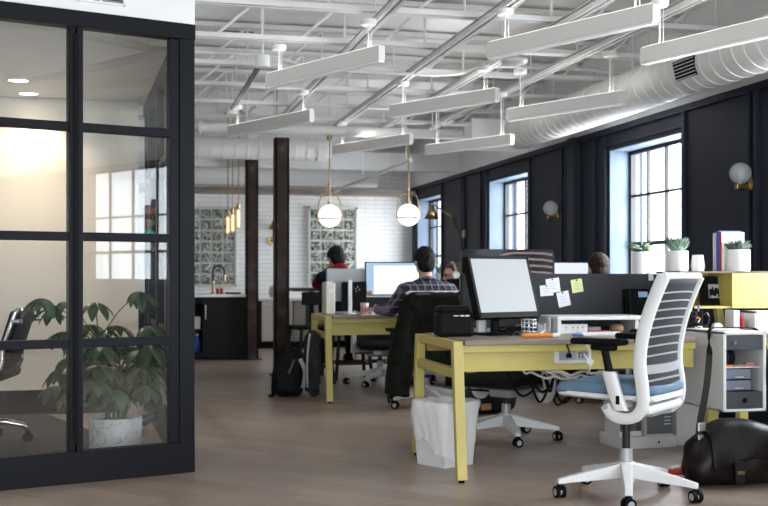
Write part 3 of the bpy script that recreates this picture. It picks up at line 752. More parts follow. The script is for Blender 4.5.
MB().tube(pts, 0.014, n=8).build('pipe', 'steel_white', t, smooth=True)
t = thing('access_point', 'round white ceiling disc with a faint blue glow above the pendants', 'ceiling disc', (2.85, 7.78, 2.69))
MB().lathe([(0.0, -0.02), (0.05, -0.02), (0.09, -0.008), (0.107, 0.01), (0.10, 0.028), (0.04, 0.036), (0.0, 0.036)], n=32, caps=False).build('disc', 'white_plastic', t, smooth=True)
MB().cyl((0, 0, 0.03), (0, 0, 0.11), 0.03, n=16).build('mount', 'steel_white', t, smooth='auto')

# rusty columns
for (x, y, lab) in ((1.605, 11.62, 'rusty dark steel column nearer the desks, beside the backpack'), (1.535, 13.86, 'rusty dark steel column beside the black kitchen island')):
    t = thing('steel_column', lab, 'column', (x, y, 0), 0, 'rusty steel columns')
    w_ = 0.077
    m = MB(); m.span((-w_, -w_, 0.012), (w_, -w_+0.014, 2.55)).span((-w_, w_-0.014, 0.012), (w_, w_, 2.55)).span((-w_+0.004, -w_, 0.012), (-w_+0.02, w_, 2.55)).span((w_-0.02, -w_, 0.012), (w_-0.004, w_, 2.55))
    m.build('shaft', 'raw_steel', t)
    MB().span((-0.12, -0.12, 0), (0.12, 0.12, 0.012)).build('base_plate', 'raw_steel', t)
    MB().span((-0.05, -0.05, 2.55), (0.05, 0.05, 3.16)).build('white_head', 'steel_white', t)

# pendants
def globe(label, x, y, z):
    t = thing('globe_pendant', label, 'pendant light', (x, y, z), 0, 'brass hoop globe pendants')
    MB().sphere((0, 0, 0), 0.121, 32, 20).build('globe', 'bulb_glow', t, smooth=True)
    pts = [(0.128*math.cos(a), 0, -0.03+0.0+max(0, 0)+0.28*math.sin(a)) for a in [math.pi*i/28 for i in range(29)]]
    pts = [(0.128*math.copysign(abs(math.cos(a))**0.75, math.cos(a)), 0, -0.03+0.285*abs(math.sin(a))**0.9) for a in [math.pi*i/28 for i in range(29)]]
    MB().tube(pts, 0.0065, n=8).build('hoop', 'brass', t, smooth=True)
    MB().tube([(0.127*math.cos(a), 0.127*math.sin(a), -0.03) for a in [2*math.pi*i/36 for i in range(36)]], 0.006, n=8, closed=True).build('ring', 'brass', t, smooth=True)
    MB().cyl((0, 0, 0.118), (0, 0, 0.15), 0.02, n=16).cyl((0, 0, 0.15), (0, 0, 2.51-z), 0.0075, n=10).build('rod', 'brass', t, smooth='auto')
    MB().cyl((0, 0, 2.51-z), (0, 0, 2.548-z), 0.03, n=20).build('canopy', 'brass', t, smooth='auto')
    l = bpy.data.lights.new('globe_lamp', 'POINT'); l.energy = 8; l.color = (1, 0.92, 0.82); l.shadow_soft_size = 0.125
    o = bpy.data.objects.new('globe_lamp', l); COL.objects.link(o); o.parent = t; o.location = (0, 0, -0.0)
globe('white globe pendant in a brass hoop near the man in red', 2.071, 11.28, 1.703)
globe('white globe pendant in a brass hoop above the man in plaid', 2.931, 11.28, 1.724)
for k, (px, py, y) in enumerate(((228, 222.5, 13.95), (232.7, 220.5, 13.7), (238.5, 216, 13.45))):
    a = (px-384)/1085; c, s = math.cos(TH), math.sin(TH); q = y/(c-a*s); x = (a*c+s)*q; z = 1.08+(275-py)/1085*q
    t = thing('filament_pendant', ('farthest brass filament pendant over the kitchen island, hanging lowest', 'middle brass filament pendant of the three over the kitchen island', 'nearest brass filament pendant over the kitchen island, hanging highest')[k], 'pendant light', (x, y, z), 0, 'filament pendants over the island')
    MB().lathe([(0.0, -0.16), (0.022, -0.155), (0.031, -0.13), (0.031, 0.06), (0.024, 0.09)], n=20, caps=False).build('bulb', 'amber_glass', t, smooth=True)
    m = MB()
    for q2 in range(4): m.cyl((0.011*math.cos(q2*1.57), 0.011*math.sin(q2*1.57), -0.13), (0.011*math.cos(q2*1.57), 0.011*math.sin(q2*1.57), 0.07), 0.003, n=6)
    m.build('filament', 'filament', t)
    MB().cyl((0, 0, 0.085), (0, 0, 0.15), 0.022, n=16).cyl((0, 0, 0.15), (0, 0, 3.1-z), 0.006, n=8).build('stem', 'brass', t, smooth='auto')
    MB().cyl((0, 0, 3.1-z), (0, 0, 3.16-z), 0.05, n=16).build('canopy', 'brass', t, smooth='auto')

# wall lamps
for k, (y, z, lab) in enumerate(((6.95, 1.735, 'glass globe sconce on brass bracket beside the books'), (10.52, 1.70, 'glass globe sconce on brass bracket on the pier behind the brown-haired person'))):
    t = thing('globe_sconce', lab, 'wall lamp', (WX-0.028, y, z), 0, 'glass globe sconces on the navy wall')
    MB().cyl((0.0, 0, 0), (0.028, 0, 0), 0.05, n=24).build('backplate', 'brass', t, smooth='auto')
    MB().bar((0, 0, -0.025), (-0.105, 0, -0.025), 0.04, 0.035, bevel=0.003).cyl((-0.07, 0, -0.01), (-0.07, 0, 0.01), 0.018, n=14).build('arm', 'brass', t)
    MB().sphere((-0.07, 0, 0.07), 0.078, 28, 18).build('globe', 'sconce_glass', t, smooth=True)
    MB().sphere((-0.07, 0, 0.05), 0.024, 12, 8, (1, 1, 1.5)).build('bulb', 'white_plastic', t, smooth=True)
t = thing('swing_arm_lamp', 'brass swing-arm wall lamp with cone shade by the far window', 'wall lamp', (WX-0.028, 13.75, 1.62))
MB().cyl((0, 0, 0), (0.028, 0, 0), 0.06, n=20).cyl((0, -0.07, 0), (0, 0.07, 0), 0.012, n=10).build('backplate', 'brass', t, smooth='auto')
MB().tube([(-0.02, 0, 0), (-0.06, -0.02, 0.02), (-0.27, -0.39, 0.20)], 0.011, n=8).sphere((-0.27, -0.39, 0.20), 0.022, 10, 8).tube([(-0.27, -0.39, 0.20), (-0.45, -0.15, 0.38), (-0.47, -0.13, 0.36)], 0.011, n=8).build('arm', 'brass', t, smooth=True)
MB().lathe([(0.012, 0.375), (0.03, 0.36), (0.045, 0.31), (0.098, 0.19), (0.093, 0.19), (0.04, 0.30), (0.0, 0.35)], (-0.47, -0.13, 0.0), n=24, caps=False).build('shade', 'brass', t, smooth=True)
t = thing('cone_sconce', 'brass cone wall lamp on the white tiles beside the nearer rusty column', 'wall lamp', (2.125, BY, 1.60))
MB().cyl((0, 0, 0), (0, -0.03, 0), 0.06, n=20).cyl((0, -0.03, 0), (0.01, -0.1, 0.02), 0.012, n=8).cyl((0.01, -0.1, 0.02), (0.02, -0.12, 0.25), 0.01, n=8).build('bracket', 'brass', t, smooth='auto')
MB().lathe([(0.02, 0.36), (0.04, 0.34), (0.10, 0.17), (0.095, 0.17), (0.035, 0.33), (0, 0.34)], (0.02, -0.12, 0.0), n=24, M=Matrix.Rotation(R(8), 3, 'Y'), caps=False).build('shade', 'brass', t, smooth=True)

# ================================================================ kitchen end
t = thing('kitchen_island', 'black kitchen island with white top beside a rusty column', 'kitchen island', (0.30, 13.9, 0))
MB().span((0.70, 0, 0.0), (1.17, 0.75, 0.80)).build('body', 'cabinet_black', t)
MB().span((-0.6, -0.03, 0.80), (1.19, 0.78, 0.835), bevel=0.003).build('countertop', 'counter_white', t)
m = MB(); m.span((-0.6, 0.72, 0), (0.70, 0.75, 0.80)).span((-0.6, 0.05, 0.02), (0.70, 0.75, 0.10)).span((-0.6, 0.05, 0.36), (0.70, 0.75, 0.39)).span((-0.6, 0.05, 0.72), (0.7, 0.75, 0.80)).span((-0.6, 0, 0), (-0.56, 0.75, 0.80))
m.build('open_shelves', 'cabinet_black', t)
MB().span((0.62, -0.012, 0.05), (0.70, 0.02, 0.78)).build('side_panel', 'cabinet_black', t)
MB().cyl((0.655, -0.03, 0.52), (0.655, -0.03, 0.70), 0.008, n=8).cyl((0.655, -0.03, 0.54), (0.655, -0.01, 0.54), 0.006, n=6).cyl((0.655, -0.03, 0.68), (0.655, -0.01, 0.68), 0.006, n=6).build('handle', 'silver', t)
t = thing('faucet', 'tall arched black and brass kitchen faucet on the island', 'faucet', (1.075, 14.25, 0.835))
MB().cyl((0, 0, 0), (0, 0, 0.02), 0.03, n=18).cyl((0, 0, 0.0), (0, 0, 0.17), 0.016, n=12).build('base', 'brass', t, smooth='auto')
pts = [(0, 0, 0.15), (0, 0, 0.28)]+[(0.075-0.075*math.cos(a), 0, 0.28+0.085*math.sin(a)) for a in [math.pi*i/12 for i in range(13)]]+[(0.15, 0, 0.24)]
MB().tube(pts, 0.013, n=10).build('spout', 'black_metal', t, smooth=True)
MB().cyl((0.15, 0, 0.25), (0.15, 0, 0.16), 0.016, 0.019, n=12).build('spray_head', 'brass', t, smooth='auto')
for k, x in enumerate((1.125, 1.175)):
    t = thing('soap_bottle', ('red bottle on the island, nearer the faucet', 'red bottle on the island, nearer the rusty column')[k], 'bottle', (x, 14.12, 0.835), 0, 'red bottles by the faucet')
    MB().lathe([(0.0, 0), (0.020, 0), (0.021, 0.06), (0.013, 0.075)], n=14, caps=False).build('body', 'red', t, smooth=True)
    MB().cyl((0, 0, 0.07), (0, 0, 0.095), 0.010, n=10).build('cap', 'white_plastic', t)
t = thing('serving_tray', 'dark flat tray lying on the island top', 'tray', (1.33, 14.15, 0.835))
MB().lathe([(0.0, 0.004), (0.09, 0.004), (0.105, 0.02), (0.11, 0.02), (0.095, 0.0), (0.0, 0.0)], n=28, caps=False).build('dish', 'black_plastic', t, smooth=True)
t = thing('cleaning_bottle', 'blue bottle standing on the open shelf of the black island', 'bottle', (0.86, 14.05, 0.10))
MB().lathe([(0, 0), (0.045, 0), (0.045, 0.14), (0.018, 0.18), (0.018, 0.2)], n=16, caps=False).build('body', 'blue', t, smooth=True)
MB().cyl((0, 0, 0.2), (0, 0, 0.23), 0.02, n=10).build('cap', 'white_plastic', t)
t = thing('shelf_box', 'small pale box on the upper open shelf of the island', 'box', (0.83, 14.06, 0.39))
MB().span((-0.06, -0.06, 0), (0.07, 0.1, 0.15), bevel=0.004).build('body', 'counter_white', t)
MB().span((-0.062, -0.062, 0.13), (0.072, 0.102, 0.16), bevel=0.004).build('lid', 'light_box', t)

t = thing('dishwasher', 'stainless dishwasher under the tiled back wall between the columns', 'dishwasher', (1.90, 15.86, 0))
MB().span((0, 0.02, 0.10), (0.46, 0.6, 0.70)).build('body', 'dark_gray', t)
MB().span((0.004, 0, 0.11), (0.456, 0.022, 0.70), bevel=0.004).build('door', 'stainless', t)
MB().bar((0.06, -0.035, 0.63), (0.40, -0.035, 0.63), 0.02, 0.02, bevel=0.004).span((0.07, -0.035, 0.622), (0.085, 0, 0.638)).span((0.375, -0.035, 0.622), (0.39, 0, 0.638)).build('handle', 'stainless', t)
MB().span((0, 0.05, 0), (0.46, 0.6, 0.10)).build('toe_kick', 'black_plastic', t)
t = thing('base_cabinet', 'dark base cabinet at the left of the stainless dishwasher', 'cabinet', (0.0, 15.86, 0))
MB().span((0, 0.02, 0.10), (1.895, 0.62, 0.70)).span((0, 0.05, 0), (1.895, 0.62, 0.10)).build('body', 'cabinet_black', t)
for k in range(4): MB().span((0.01+0.47*k, 0.0, 0.11), (0.47+0.47*k, 0.02, 0.69), bevel=0.003).build('door', 'cabinet_black', t)
t = thing('base_cabinet', 'taupe base cabinet at the right of the nearer rusty column', 'cabinet', (2.365, 15.86, 0))
MB().span((0, 0.02, 0.10), (1.2, 0.62, 0.70)).build('body', 'cabinet_taupe', t)
for k in range(2): MB().span((0.01+0.6*k, 0.0, 0.11), (0.59+0.6*k, 0.02, 0.69), bevel=0.003).build('door', 'cabinet_taupe', t)
MB().span((0, 0.05, 0), (1.2, 0.62, 0.10)).build('toe_kick', 'black_plastic', t)
o = MB().span((0.0, 15.84, 0.702), (3.58, BY, 0.74), bevel=0.003).build('worktop', 'counter_white'); tag(o, 'long white worktop along the tiled back wall', 'worktop')
t = thing('toaster', 'pale grey toaster on the worktop between the columns', 'toaster', (2.13, 16.1, 0.74))
MB().box((0, 0, 0.09), (0.16, 0.13, 0.17), bevel=0.03, seg=3).build('body', 'silver_paint', t, smooth='auto')
MB().box((-0.03, 0, 0.176), (0.03, 0.09, 0.004)).box((0.03, 0, 0.176), (0.03, 0.09, 0.004)).build('slot', 'black_plastic', t)
MB().box((-0.085, 0, 0.08), (0.02, 0.03, 0.02)).build('lever', 'black_plastic', t)

# high table, stools
t = thing('high_table', 'long dark wooden bar-height table under the two globe pendants', 'table', (1.72, 11.42, 0))
MB().span((0, 0.0, 0.905), (2.2, 0.8, 0.94), bevel=0.004).build('tabletop', 'wood_dark', t)
for x in (0.30, 2.1):
    for y in (0.08, 0.72): MB().span((x-0.025, y-0.025, 0), (x+0.025, y+0.025, 0.905)).build('leg', 'black_metal', t)
MB().span((0.30, 0.38, 0.10), (2.1, 0.42, 0.14)).span((0.28, 0.08, 0.10), (0.32, 0.72, 0.14)).span((2.08, 0.08, 0.10), (2.12, 0.72, 0.14)).build('foot_rail', 'black_metal', t)

def make_stool(label, x, y, rz, back=False, h=0.60):
    t = thing('bar_stool', label, 'stool', (x, y, 0), R(rz), 'black metal stools at the high table')
    MB().box((0, 0, h-0.02), (0.36, 0.34, 0.04), bevel=0.015).build('seat', 'black_plastic', t)
    for sx in (-1, 1):
        for sy in (-1, 1): MB().bar((sx*0.19, sy*0.19, 0.0), (sx*0.14, sy*0.14, h-0.03), 0.026, 0.026).cyl((sx*0.19, sy*0.19, 0), (sx*0.19, sy*0.19, 0.015), 0.02, n=10).build('leg', 'black_metal', t)
    m = MB()
    for z in (0.17,):
        q = 0.19-0.05*z/h
        for a, b in (((-q, -q), (q, -q)), ((q, -q), (q, q)), ((q, q), (-q, q)), ((-q, q), (-q, -q))): m.bar((*a, z), (*b, z), 0.018, 0.022)
    m.build('stretcher', 'black_metal', t)
    if back:
        MB().box((0, -0.17, h+0.27), (0.30, 0.03, 0.13), bevel=0.01).build('backrest', 'black_plastic', t)
        MB().bar((-0.09, -0.16, h-0.02), (-0.09, -0.17, h+0.24), 0.03, 0.02).build('back_post', 'black_metal', t); MB().bar((0.09, -0.16, h-0.02), (0.09, -0.17, h+0.24), 0.03, 0.02).build('back_post', 'black_metal', t)
    return t
make_stool('black metal stool under the man in the red and navy jacket', 2.25, 11.05, 0)
make_stool('black metal stool behind the plaid man, next to the stool in use', 2.78, 11.05, 4)
make_stool('black bar stool with a low backrest beside the nearer rusty column', 1.76, 10.72, 14, True, 0.58)

# ================================================================ desks
def desk(label, x0, y0, W, D=0.86, apron=True, h=0.735, group='yellow trestle desks', open_end=False):
    t = thing('desk', label, 'desk', (x0, y0, 0), 0, group)
    MB().span((0.062, 0.07, h-0.026), (W-0.062, min(D-0.02, 0.868), h), bevel=0.004).build('desktop', 'wood_gray', t)
    for sx, x in ((0, 0.0), (1, W-0.054)):
        for y0_, y1_ in ((0.0, 0.085), (D, D-0.085)):
            if open_end and sx: continue
            m = MB(); y0c = y0_+(0.02 if y0_ == 0 else -0.02); y1c = y1_+(0.02 if y0_ == 0 else -0.02)
            m.loft([[(x+a*0.054, y0c+b*0.022, 0.015) for a, b in ((0, -1), (1, -1), (1, 1), (0, 1))], [(x+a*0.054, y1c+b*0.026, h-0.004) for a, b in ((0, -1), (1, -1), (1, 1), (0, 1))]])
            lg = m.build('leg', 'yellow', t, bevel=0.003)
            MB().cyl((x+0.027, y0c, 0), (x+0.027, y0c, 0.02), 0.016, n=12).build('leg_foot', 'black_plastic', lg)
        for z0, z1 in ((h-0.05, h-0.004), (h-0.2, h-0.148)):
            if open_end and sx: continue
            MB().span((x+0.006, 0.09, z0), (x+0.048, D-0.09, z1), bevel=0.003).build('end_rail', 'yellow_edge', t)
    if apron:
        MB().span((0.054, 0.088, h-0.066), (W-0.054, 0.115, h-0.026), bevel=0.003).build('front_rail', 'yellow', t)
        MB().span((0.054, 0.115, h-0.168), (W-0.054, 0.135, h-0.026)).build('apron', 'yellow', t)
    MB().span((0.054, D-0.17, h-0.10), (W-0.054, D-0.14, h-0.028)).build('back_beam', 'yellow_edge', t)
    MB().span((0.12, 0.115, h-0.05), (0.15, D-0.14, h-0.026)).span((W-0.15, 0.115, h-0.05), (W-0.12, D-0.14, h-0.026)).build('cross_beam', 'yellow_edge', t)
    return t
D1 = desk('yellow trestle desk nearest the camera, carrying the big pale monitor', 1.660, 5.375, 1.46, 0.94, open_end=True)
# socket panel let into the apron
MB().box((0.685, 0.112, 0.648), (0.215, 0.008, 0.095), bevel=0.003).build('socket_panel', 'white_plastic', D1)
sp = [k for k in kids(D1) if k.name.startswith('socket_panel')][0]
m = MB(); m.box((0.655, 0.107, 0.648), (0.10, 0.003, 0.055)).box((0.745, 0.107, 0.648), (0.06, 0.003, 0.055)); m.build('socket_plate', 'silver_paint', sp)
m = MB()
for x in (0.72, 0.74, 0.76): m.box((x, 0.105, 0.655), (0.006, 0.002, 0.012)).box((x, 0.105, 0.638), (0.006, 0.002, 0.012))
m.build('socket_hole', 'black_plastic', sp)
D2 = desk('yellow trestle desk at which the man in plaid sits', 1.625, 8.97, 1.55, 0.88)
D3 = desk('yellow trestle desk of the brown-haired person, at the right of the plaid man', 3.19, 8.97, 1.10, 0.88)

# shallow desk continuing to the right wall, partly behind the storage pedestal
t = thing('desk', 'shallow yellow desk behind the storage pedestal, carrying the yellow hutch', 'desk', (3.13, 5.74, 0), 0, 'yellow trestle desks')
MB().span((0, 0, 0.709), (1.19, 0.52, 0.735), bevel=0.003).build('desktop', 'wood_gray', t)
MB().span((0.0, 0.04, 0.60), (1.19, 0.06, 0.709)).build('apron', 'yellow', t)
for x in (0.45, 1.13):
    MB().span((x-0.027, 0.07, 0), (x+0.027, 0.12, 0.709)).build('leg', 'yellow', t); MB().span((x-0.027, 0.44, 0), (x+0.027, 0.49, 0.709)).build('leg', 'yellow', t)
    
# hutch
t = thing('hutch', 'yellow desk hutch with a brown top, books and pots on it', 'hutch', (3.22, 5.92, 0))
zb, zt = 0.878, 1.103; L = 1.09
m = MB(); m.span((0, 0, zb), (L, 0.30, zb+0.014)).span((0, 0.29, zb), (L, 0.30, zt-0.012)).span((0, 0, zb), (0.014, 0.3, zt-0.012)).span((L-0.014, 0, zb), (L, 0.3, zt-0.012)).span((0.35, 0, zb), (0.364, 0.3, zt-0.012))
m.build('carcass', 'yellow', t)
MB().span((-0.004, -0.006, zt-0.012), (L+0.004, 0.304, zt)).build('top', 'wood_brown', t)
MB().span((0.338, -0.014, zb), (L-0.002, 0.0, zt-0.014), bevel=0.002).build('door', 'yellow', t)
for x in (0.31, 1.0):
    m = MB(); m.loft([[(x+a*0.045+0.012, 0.10+b*0.04, 0.735) for a, b in ((0, 0), (1, 0), (1, 1), (0, 1))], [(x+a*0.045-0.012, 0.10+b*0.04, zb) for a, b in ((0, 0), (1, 0), (1, 1), (0, 1))]])
    m.build('leg', 'yellow', t)
t = thing('framed_photo', 'black framed photograph leaning inside the yellow hutch', 'framed photo', (3.515, 6.08, zb+0.014), R(-6))
MB().box((0, 0.01, 0.088), (0.135, 0.012, 0.185), rot=(R(-9), 0, 0)).build('frame', 'black_plastic', t)
fr = kids(t)[0]
MB().box((0.022, 0.0025, 0.088), (0.07, 0.004, 0.085), rot=(R(-9), 0, 0)).build('mat_board', 'silver_paint', t)
m = MB()
for k in range(7): m.box((-0.005+k*0.009, 0.0000, 0.076+0.006*(k % 3)), (0.0095, 0.004, 0.052-0.012*(k % 2)), rot=(R(-9), 0, 0))
m.build('photo_print', 'trouser', t)

# ---------------------------------------------------------------- partition
t = thing('desk_partition', 'dark grey felt desk partition with notes pinned to it', 'partition', (1.95, 6.245, 0))
MB().span((0, 0, 0.76), (1.58, 0.032, 1.088), bevel=0.012, seg=2).build('panel', 'screen_felt', t)
for x in (0.12, 1.245): MB().box((x, 0.016, 1.07), (0.034, 0.042, 0.05), bevel=0.004).build('clip', 'white_plastic', t)
for x in (0.25, 1.05): MB().span((x-0.02, 0.004, 0.735), (x+0.02, 0.028, 0.765)).build('foot', 'black_plastic', t)
PYF = 6.243
def onY(px, py, Y):
    a = (px-384)/1085; b = (275-py)/1085; c, s = math.cos(TH), math.sin(TH); k = Y/(c-a*s); return ((a*c+s)*k, 1.08+b*k)
def note(px, py, w, h, rot, label, m_, dots=True, group=None):
    x, z = onY(px, py, PYF)
    t = thing('pinned_note', label, 'note', (x, PYF, z), 0, 'notes pinned to the grey partition')
    MB().box((0, -0.001-0.0015*random.random(), 0), (w, 0.0012, h), rot=(0, R(rot), 0)).build('sheet', m_, t)
    M_ = Matrix.Rotation(R(rot), 4, 'Y'); m = MB()
    for k in range(3):
        p = M_ @ Vector((-0.004, -0.0036, h*0.18-k*h*0.2)); m.box(p, (w*(0.55, 0.4, 0.5)[k], 0.0008, 0.0022), rot=(0, R(rot), 0))
    m.build('writing', 'gray_lines', t)
    MB().sphere(M_ @ Vector((0.0, -0.006, h*0.42)), 0.005, 10, 6).build('pin', 'black_plastic', t, smooth=True)
note(546.5, 290.5, 0.085, 0.066, -4, 'white sheet pinned to the partition, closest to the big pale monitor', 'paper')
note(553, 285.5, 0.088, 0.088, -8, 'middle white sheet pinned highest of the three white ones on the partition', 'paper')
note(563.5, 299, 0.080, 0.092, -12, 'white sheet pinned lowest on the partition, below the yellow note', 'paper')
note(577, 285.8, 0.074, 0.082, -9, 'yellow note pinned to the grey partition', 'paper_yellow')

# ---------------------------------------------------------------- things on the near desk
def monitor(name, label, loc, rz, w, h, z0, mats, tilt=0.0, depth=0.035, bezel=0.018, stand='flat', chin=0.0, screen='screen_pale', cat='monitor', back=None):
    """screen faces -Y locally; z0 = height of the lower edge above the desk"""
    t = thing(name, label, cat, loc, rz); Rx = Matrix.Rotation(-tilt, 4, 'X'); c0 = Vector((0, 0, z0+h/2))
    def P(x, y, z): return c0 + (Rx.to_3x3() @ Vector((x, y, z)))
    MB().box(P(0, depth/2, 0), (w, depth, h), rot=Rx, bevel=0.006).build('housing', back or mats, t)
    sc_ = MB().box(P(0, -0.0005, chin/2), (w-2*bezel, 0.003, h-2*bezel-chin), rot=Rx).build('screen', screen, t)
    m = MB()
    for a, b in ((P(0, -0.002, h/2-bezel/2), (w, 0.006, bezel)), (P(0, -0.002, -h/2+(bezel+chin)/2), (w, 0.006, bezel+chin)), (P(-w/2+bezel/2, -0.002, 0), (bezel, 0.006, h)), (P(w/2-bezel/2, -0.002, 0), (bezel, 0.006, h))):
        m.box(a, b, rot=Rx)
    m.build('bezel', mats, t)
    if stand == 'flat':
        MB().bar((0, depth+0.03, 0.01), (0, depth+0.012, z0+h*0.45), 0.05, 0.02).build('stand', mats, t)
        MB().box((0, depth+0.02, 0.006), (0.24, 0.17, 0.012), bevel=0.005).build('foot', mats, t)
    elif stand == 'post':
        MB().bar((0, depth+0.02, 0.0), (0, depth+0.02, z0+h*0.6), 0.045, 0.03).build('stand', 'white_plastic', t)
        MB().cyl((0, depth+0.02, 0), (0, depth+0.02, 0.012), 0.09, n=24).build('foot', 'white_plastic', t)
    return t
DZ = 0.735
t = monitor('monitor', 'big monitor with a pale blank screen tilted on the near yellow desk', (2.10, 5.90, DZ), R(24), 0.475, 0.365, 0.096, 'black_plastic', tilt=R(17), depth=0.05, bezel=0.017, chin=0.014, screen='screen_pale')
MB().box((0.04, -0.004, 0.098), (0.03, 0.003, 0.008)).build('badge', 'white_marks', t)
t = monitor('monitor', 'wide glossy black monitor with red and grey reflection arcs painted on, behind the pale monitor', (2.275, 6.312, DZ), 0, 0.60, 0.335, 0.168, 'black_gloss', depth=0.03, bezel=0.012, screen='screen_reflection', stand=None)
MB().span((-0.03, -0.036, 0.20), (0.03, 0.006, 0.26)).build('clamp', 'black_metal', t)
# small things beneath the monitors
t = thing('wire_cup', 'round silver wire cup under the big pale monitor', 'cup', (2.235, 5.86, DZ))
m = MB()
for z in (0.022, 0.045, 0.068, 0.09): m.tube([(0.042*math.cos(a), 0.042*math.sin(a), z) for a in [2*math.pi*i/24 for i in range(24)]], 0.0035, n=6, closed=True)
for k in range(10): m.cyl((0.042*math.cos(k*.628), 0.042*math.sin(k*.628), 0.01), (0.042*math.cos(k*.628), 0.042*math.sin(k*.628), 0.09), 0.002, n=6)
m.build('wire_body', 'silver', t, smooth=True)
MB().cyl((0, 0, 0), (0, 0, 0.016), 0.062, n=28).build('base', 'silver', t, smooth='auto')
t = thing('power_adapter', 'white box standing on edge under the big pale monitor', 'adapter', (2.005, 6.03, DZ))
MB().box((0, 0, 0.045), (0.05, 0.04, 0.09), bevel=0.006).build('body', 'white_plastic', t)
MB().box((0.022, -0.021, 0.045), (0.008, 0.002, 0.06)).build('port_strip', 'gray_lines', t)
t = thing('white_bracket', 'small white open bracket beside the silver wire cup', 'bracket', (2.375, 5.95, DZ))
MB().span((-0.03, 0, 0), (0.03, 0.06, 0.012)).span((0.02, 0, 0), (0.032, 0.06, 0.095)).span((-0.03, 0.05, 0), (0.03, 0.06, 0.06)).build('body', 'white_plastic', t)
o = MB().tube([(1.98, 5.80, DZ+0.008), (2.03, 5.77, DZ+0.02), (2.08, 5.80, DZ+0.012), (2.05, 5.86, DZ+0.03), (2.10, 5.84, DZ+0.045), (2.13, 5.79, DZ+0.02), (2.09, 5.755, DZ+0.01), (2.03, 5.79, DZ+0.035), (2.12, 5.86, DZ+0.05)], 0.0065, n=8).build('cable_tangle', 'black_plastic', None, smooth=True)
tag(o, 'tangle of black cables on the desk below the pale monitor', 'cable')
o = MB().tube([(2.16, 5.80, DZ+0.008), (2.19, 5.765, DZ+0.008), (2.26, 5.77, DZ+0.01), (2.31, 5.80, DZ+0.03), (2.33, 5.87, DZ+0.06), (2.30, 5.95, DZ+0.075), (2.20, 5.98, DZ+0.05)], 0.005, n=8).build('cable', 'silver_paint', None, smooth=True)
tag(o, 'grey cable curling around the silver wire cup', 'cable')
t = thing('marker_pen', 'long orange marker with a white cap lying on the near desk', 'marker', (2.115, 5.62, DZ+0.0125), R(-1))
MB().cyl((0, 0, 0), (0.165, 0, 0), 0.012, n=14).build('barrel', 'orange', t, smooth='auto')
MB().cyl((0.165, 0, 0), (0.205, 0, 0), 0.0125, n=14).build('cap', 'white_plastic', t, smooth='auto')
MB().cyl((0.0, 0, 0), (-0.012, 0, 0), 0.012, 0.006, n=14).build('end_plug', 'orange', t, smooth='auto')
t = thing('pen', 'blue pen lying on the near desk beside the orange marker', 'pen', (2.42, 5.66, DZ+0.0075), R(-3))
MB().cyl((0, 0, 0), (0.06, 0, 0), 0.007, n=10).build('cap', 'blue', t, smooth='auto')
MB().cyl((0.06, 0, 0), (0.15, 0, 0), 0.006, n=10).build('barrel', 'white_plastic', t, smooth='auto')
# white desktop riser with a socket strip under it
t = thing('desk_riser', 'white desktop riser in front of the grey partition', 'riser', (2.42, 5.88, DZ))
m = MB(); m.span((0, 0, 0.082), (0.56, 0.30, 0.104), bevel=0.004); m.build('top', 'white_plastic', t)
MB().span((0, 0, 0), (0.022, 0.30, 0.082)).build('side', 'white_plastic', t); MB().span((0.538, 0.1, 0), (0.56, 0.30, 0.082)).build('side', 'white_plastic', t)
t = thing('socket_strip', 'white socket strip box under the white riser', 'socket strip', (2.455, 5.91, DZ))
MB().box((0.085, 0.03, 0.03), (0.165, 0.05, 0.056), bevel=0.004).build('body', 'white_plastic', t)
m = MB()
for x in (0.03, 0.075, 0.105, 0.135): m.box((x, 0.004, 0.038), (0.012, 0.002, 0.01)).box((x, 0.004, 0.022), (0.006, 0.002, 0.006))
m.build('socket_hole', 'gray_lines', t)
t = thing('small_bowl', 'round tan wooden ball bowl under the white riser', 'bowl', (2.84, 5.99, DZ))
MB().lathe([(0.0, 0), (0.025, 0), (0.043, 0.022), (0.038, 0.044), (0.02, 0.052), (0, 0.053)], n=24, caps=False).build('body', 'tan', t, smooth=True)
t = thing('notebook', 'red and grey notebook lying under the white riser', 'notebook', (2.70, 6.04, DZ), R(4))
MB().box((0, 0, 0.008), (0.09, 0.12, 0.016)).build('cover', 'red', t); MB().box((0, 0.01, 0.026), (0.08, 0.11, 0.02)).build('pages', 'silver_paint', t)
t = thing('keyboard', 'slim white keyboard lying in front of the white riser', 'keyboard', (2.625, 5.75, DZ), R(-2))
MB().box((0, 0, 0.008), (0.27, 0.11, 0.016), bevel=0.004).build('body', 'white_plastic', t)
m = MB()
for a in range(13):
    for b in range(4): m.box((-0.12+a*0.02, -0.038+b*0.025, 0.0175), (0.016, 0.02, 0.004))
m.build('keys', 'white_gloss', t)
t = thing('computer_mouse', 'black mouse on the desk at the right of the white keyboard', 'mouse', (2.835, 5.74, DZ))
MB().sphere((0, 0, 0.012), 0.05, 20, 12, (0.62, 1.0, 0.48)).build('body', 'black_plastic', t, smooth=True)
MB().box((0, 0.03, 0.034), (0.006, 0.016, 0.006), bevel=0.002).build('wheel', 'dark_gray', t)
t = thing('desk_phone', 'black desk phone with small screen against the grey partition', 'telephone', (3.075, 6.185, DZ))
MB().box((0, 0.01, 0.165), (0.17, 0.04, 0.19), rot=(R(-10), 0, 0), bevel=0.008).box((0, 0.01, 0.06), (0.05, 0.03, 0.12)).build('body', 'black_plastic', t)
MB().box((0.025, -0.022, 0.225), (0.06, 0.004, 0.034), rot=(R(-10), 0, 0)).build('screen', 'phone_screen', t)
MB().box((-0.06, -0.026, 0.165), (0.04, 0.03, 0.18), rot=(R(-10), 0, 0), bevel=0.012).build('handset', 'black_plastic', t)
MB().box((0.0, 0.0, 0.004), (0.14, 0.10, 0.008)).build('base', 'black_plastic', t)
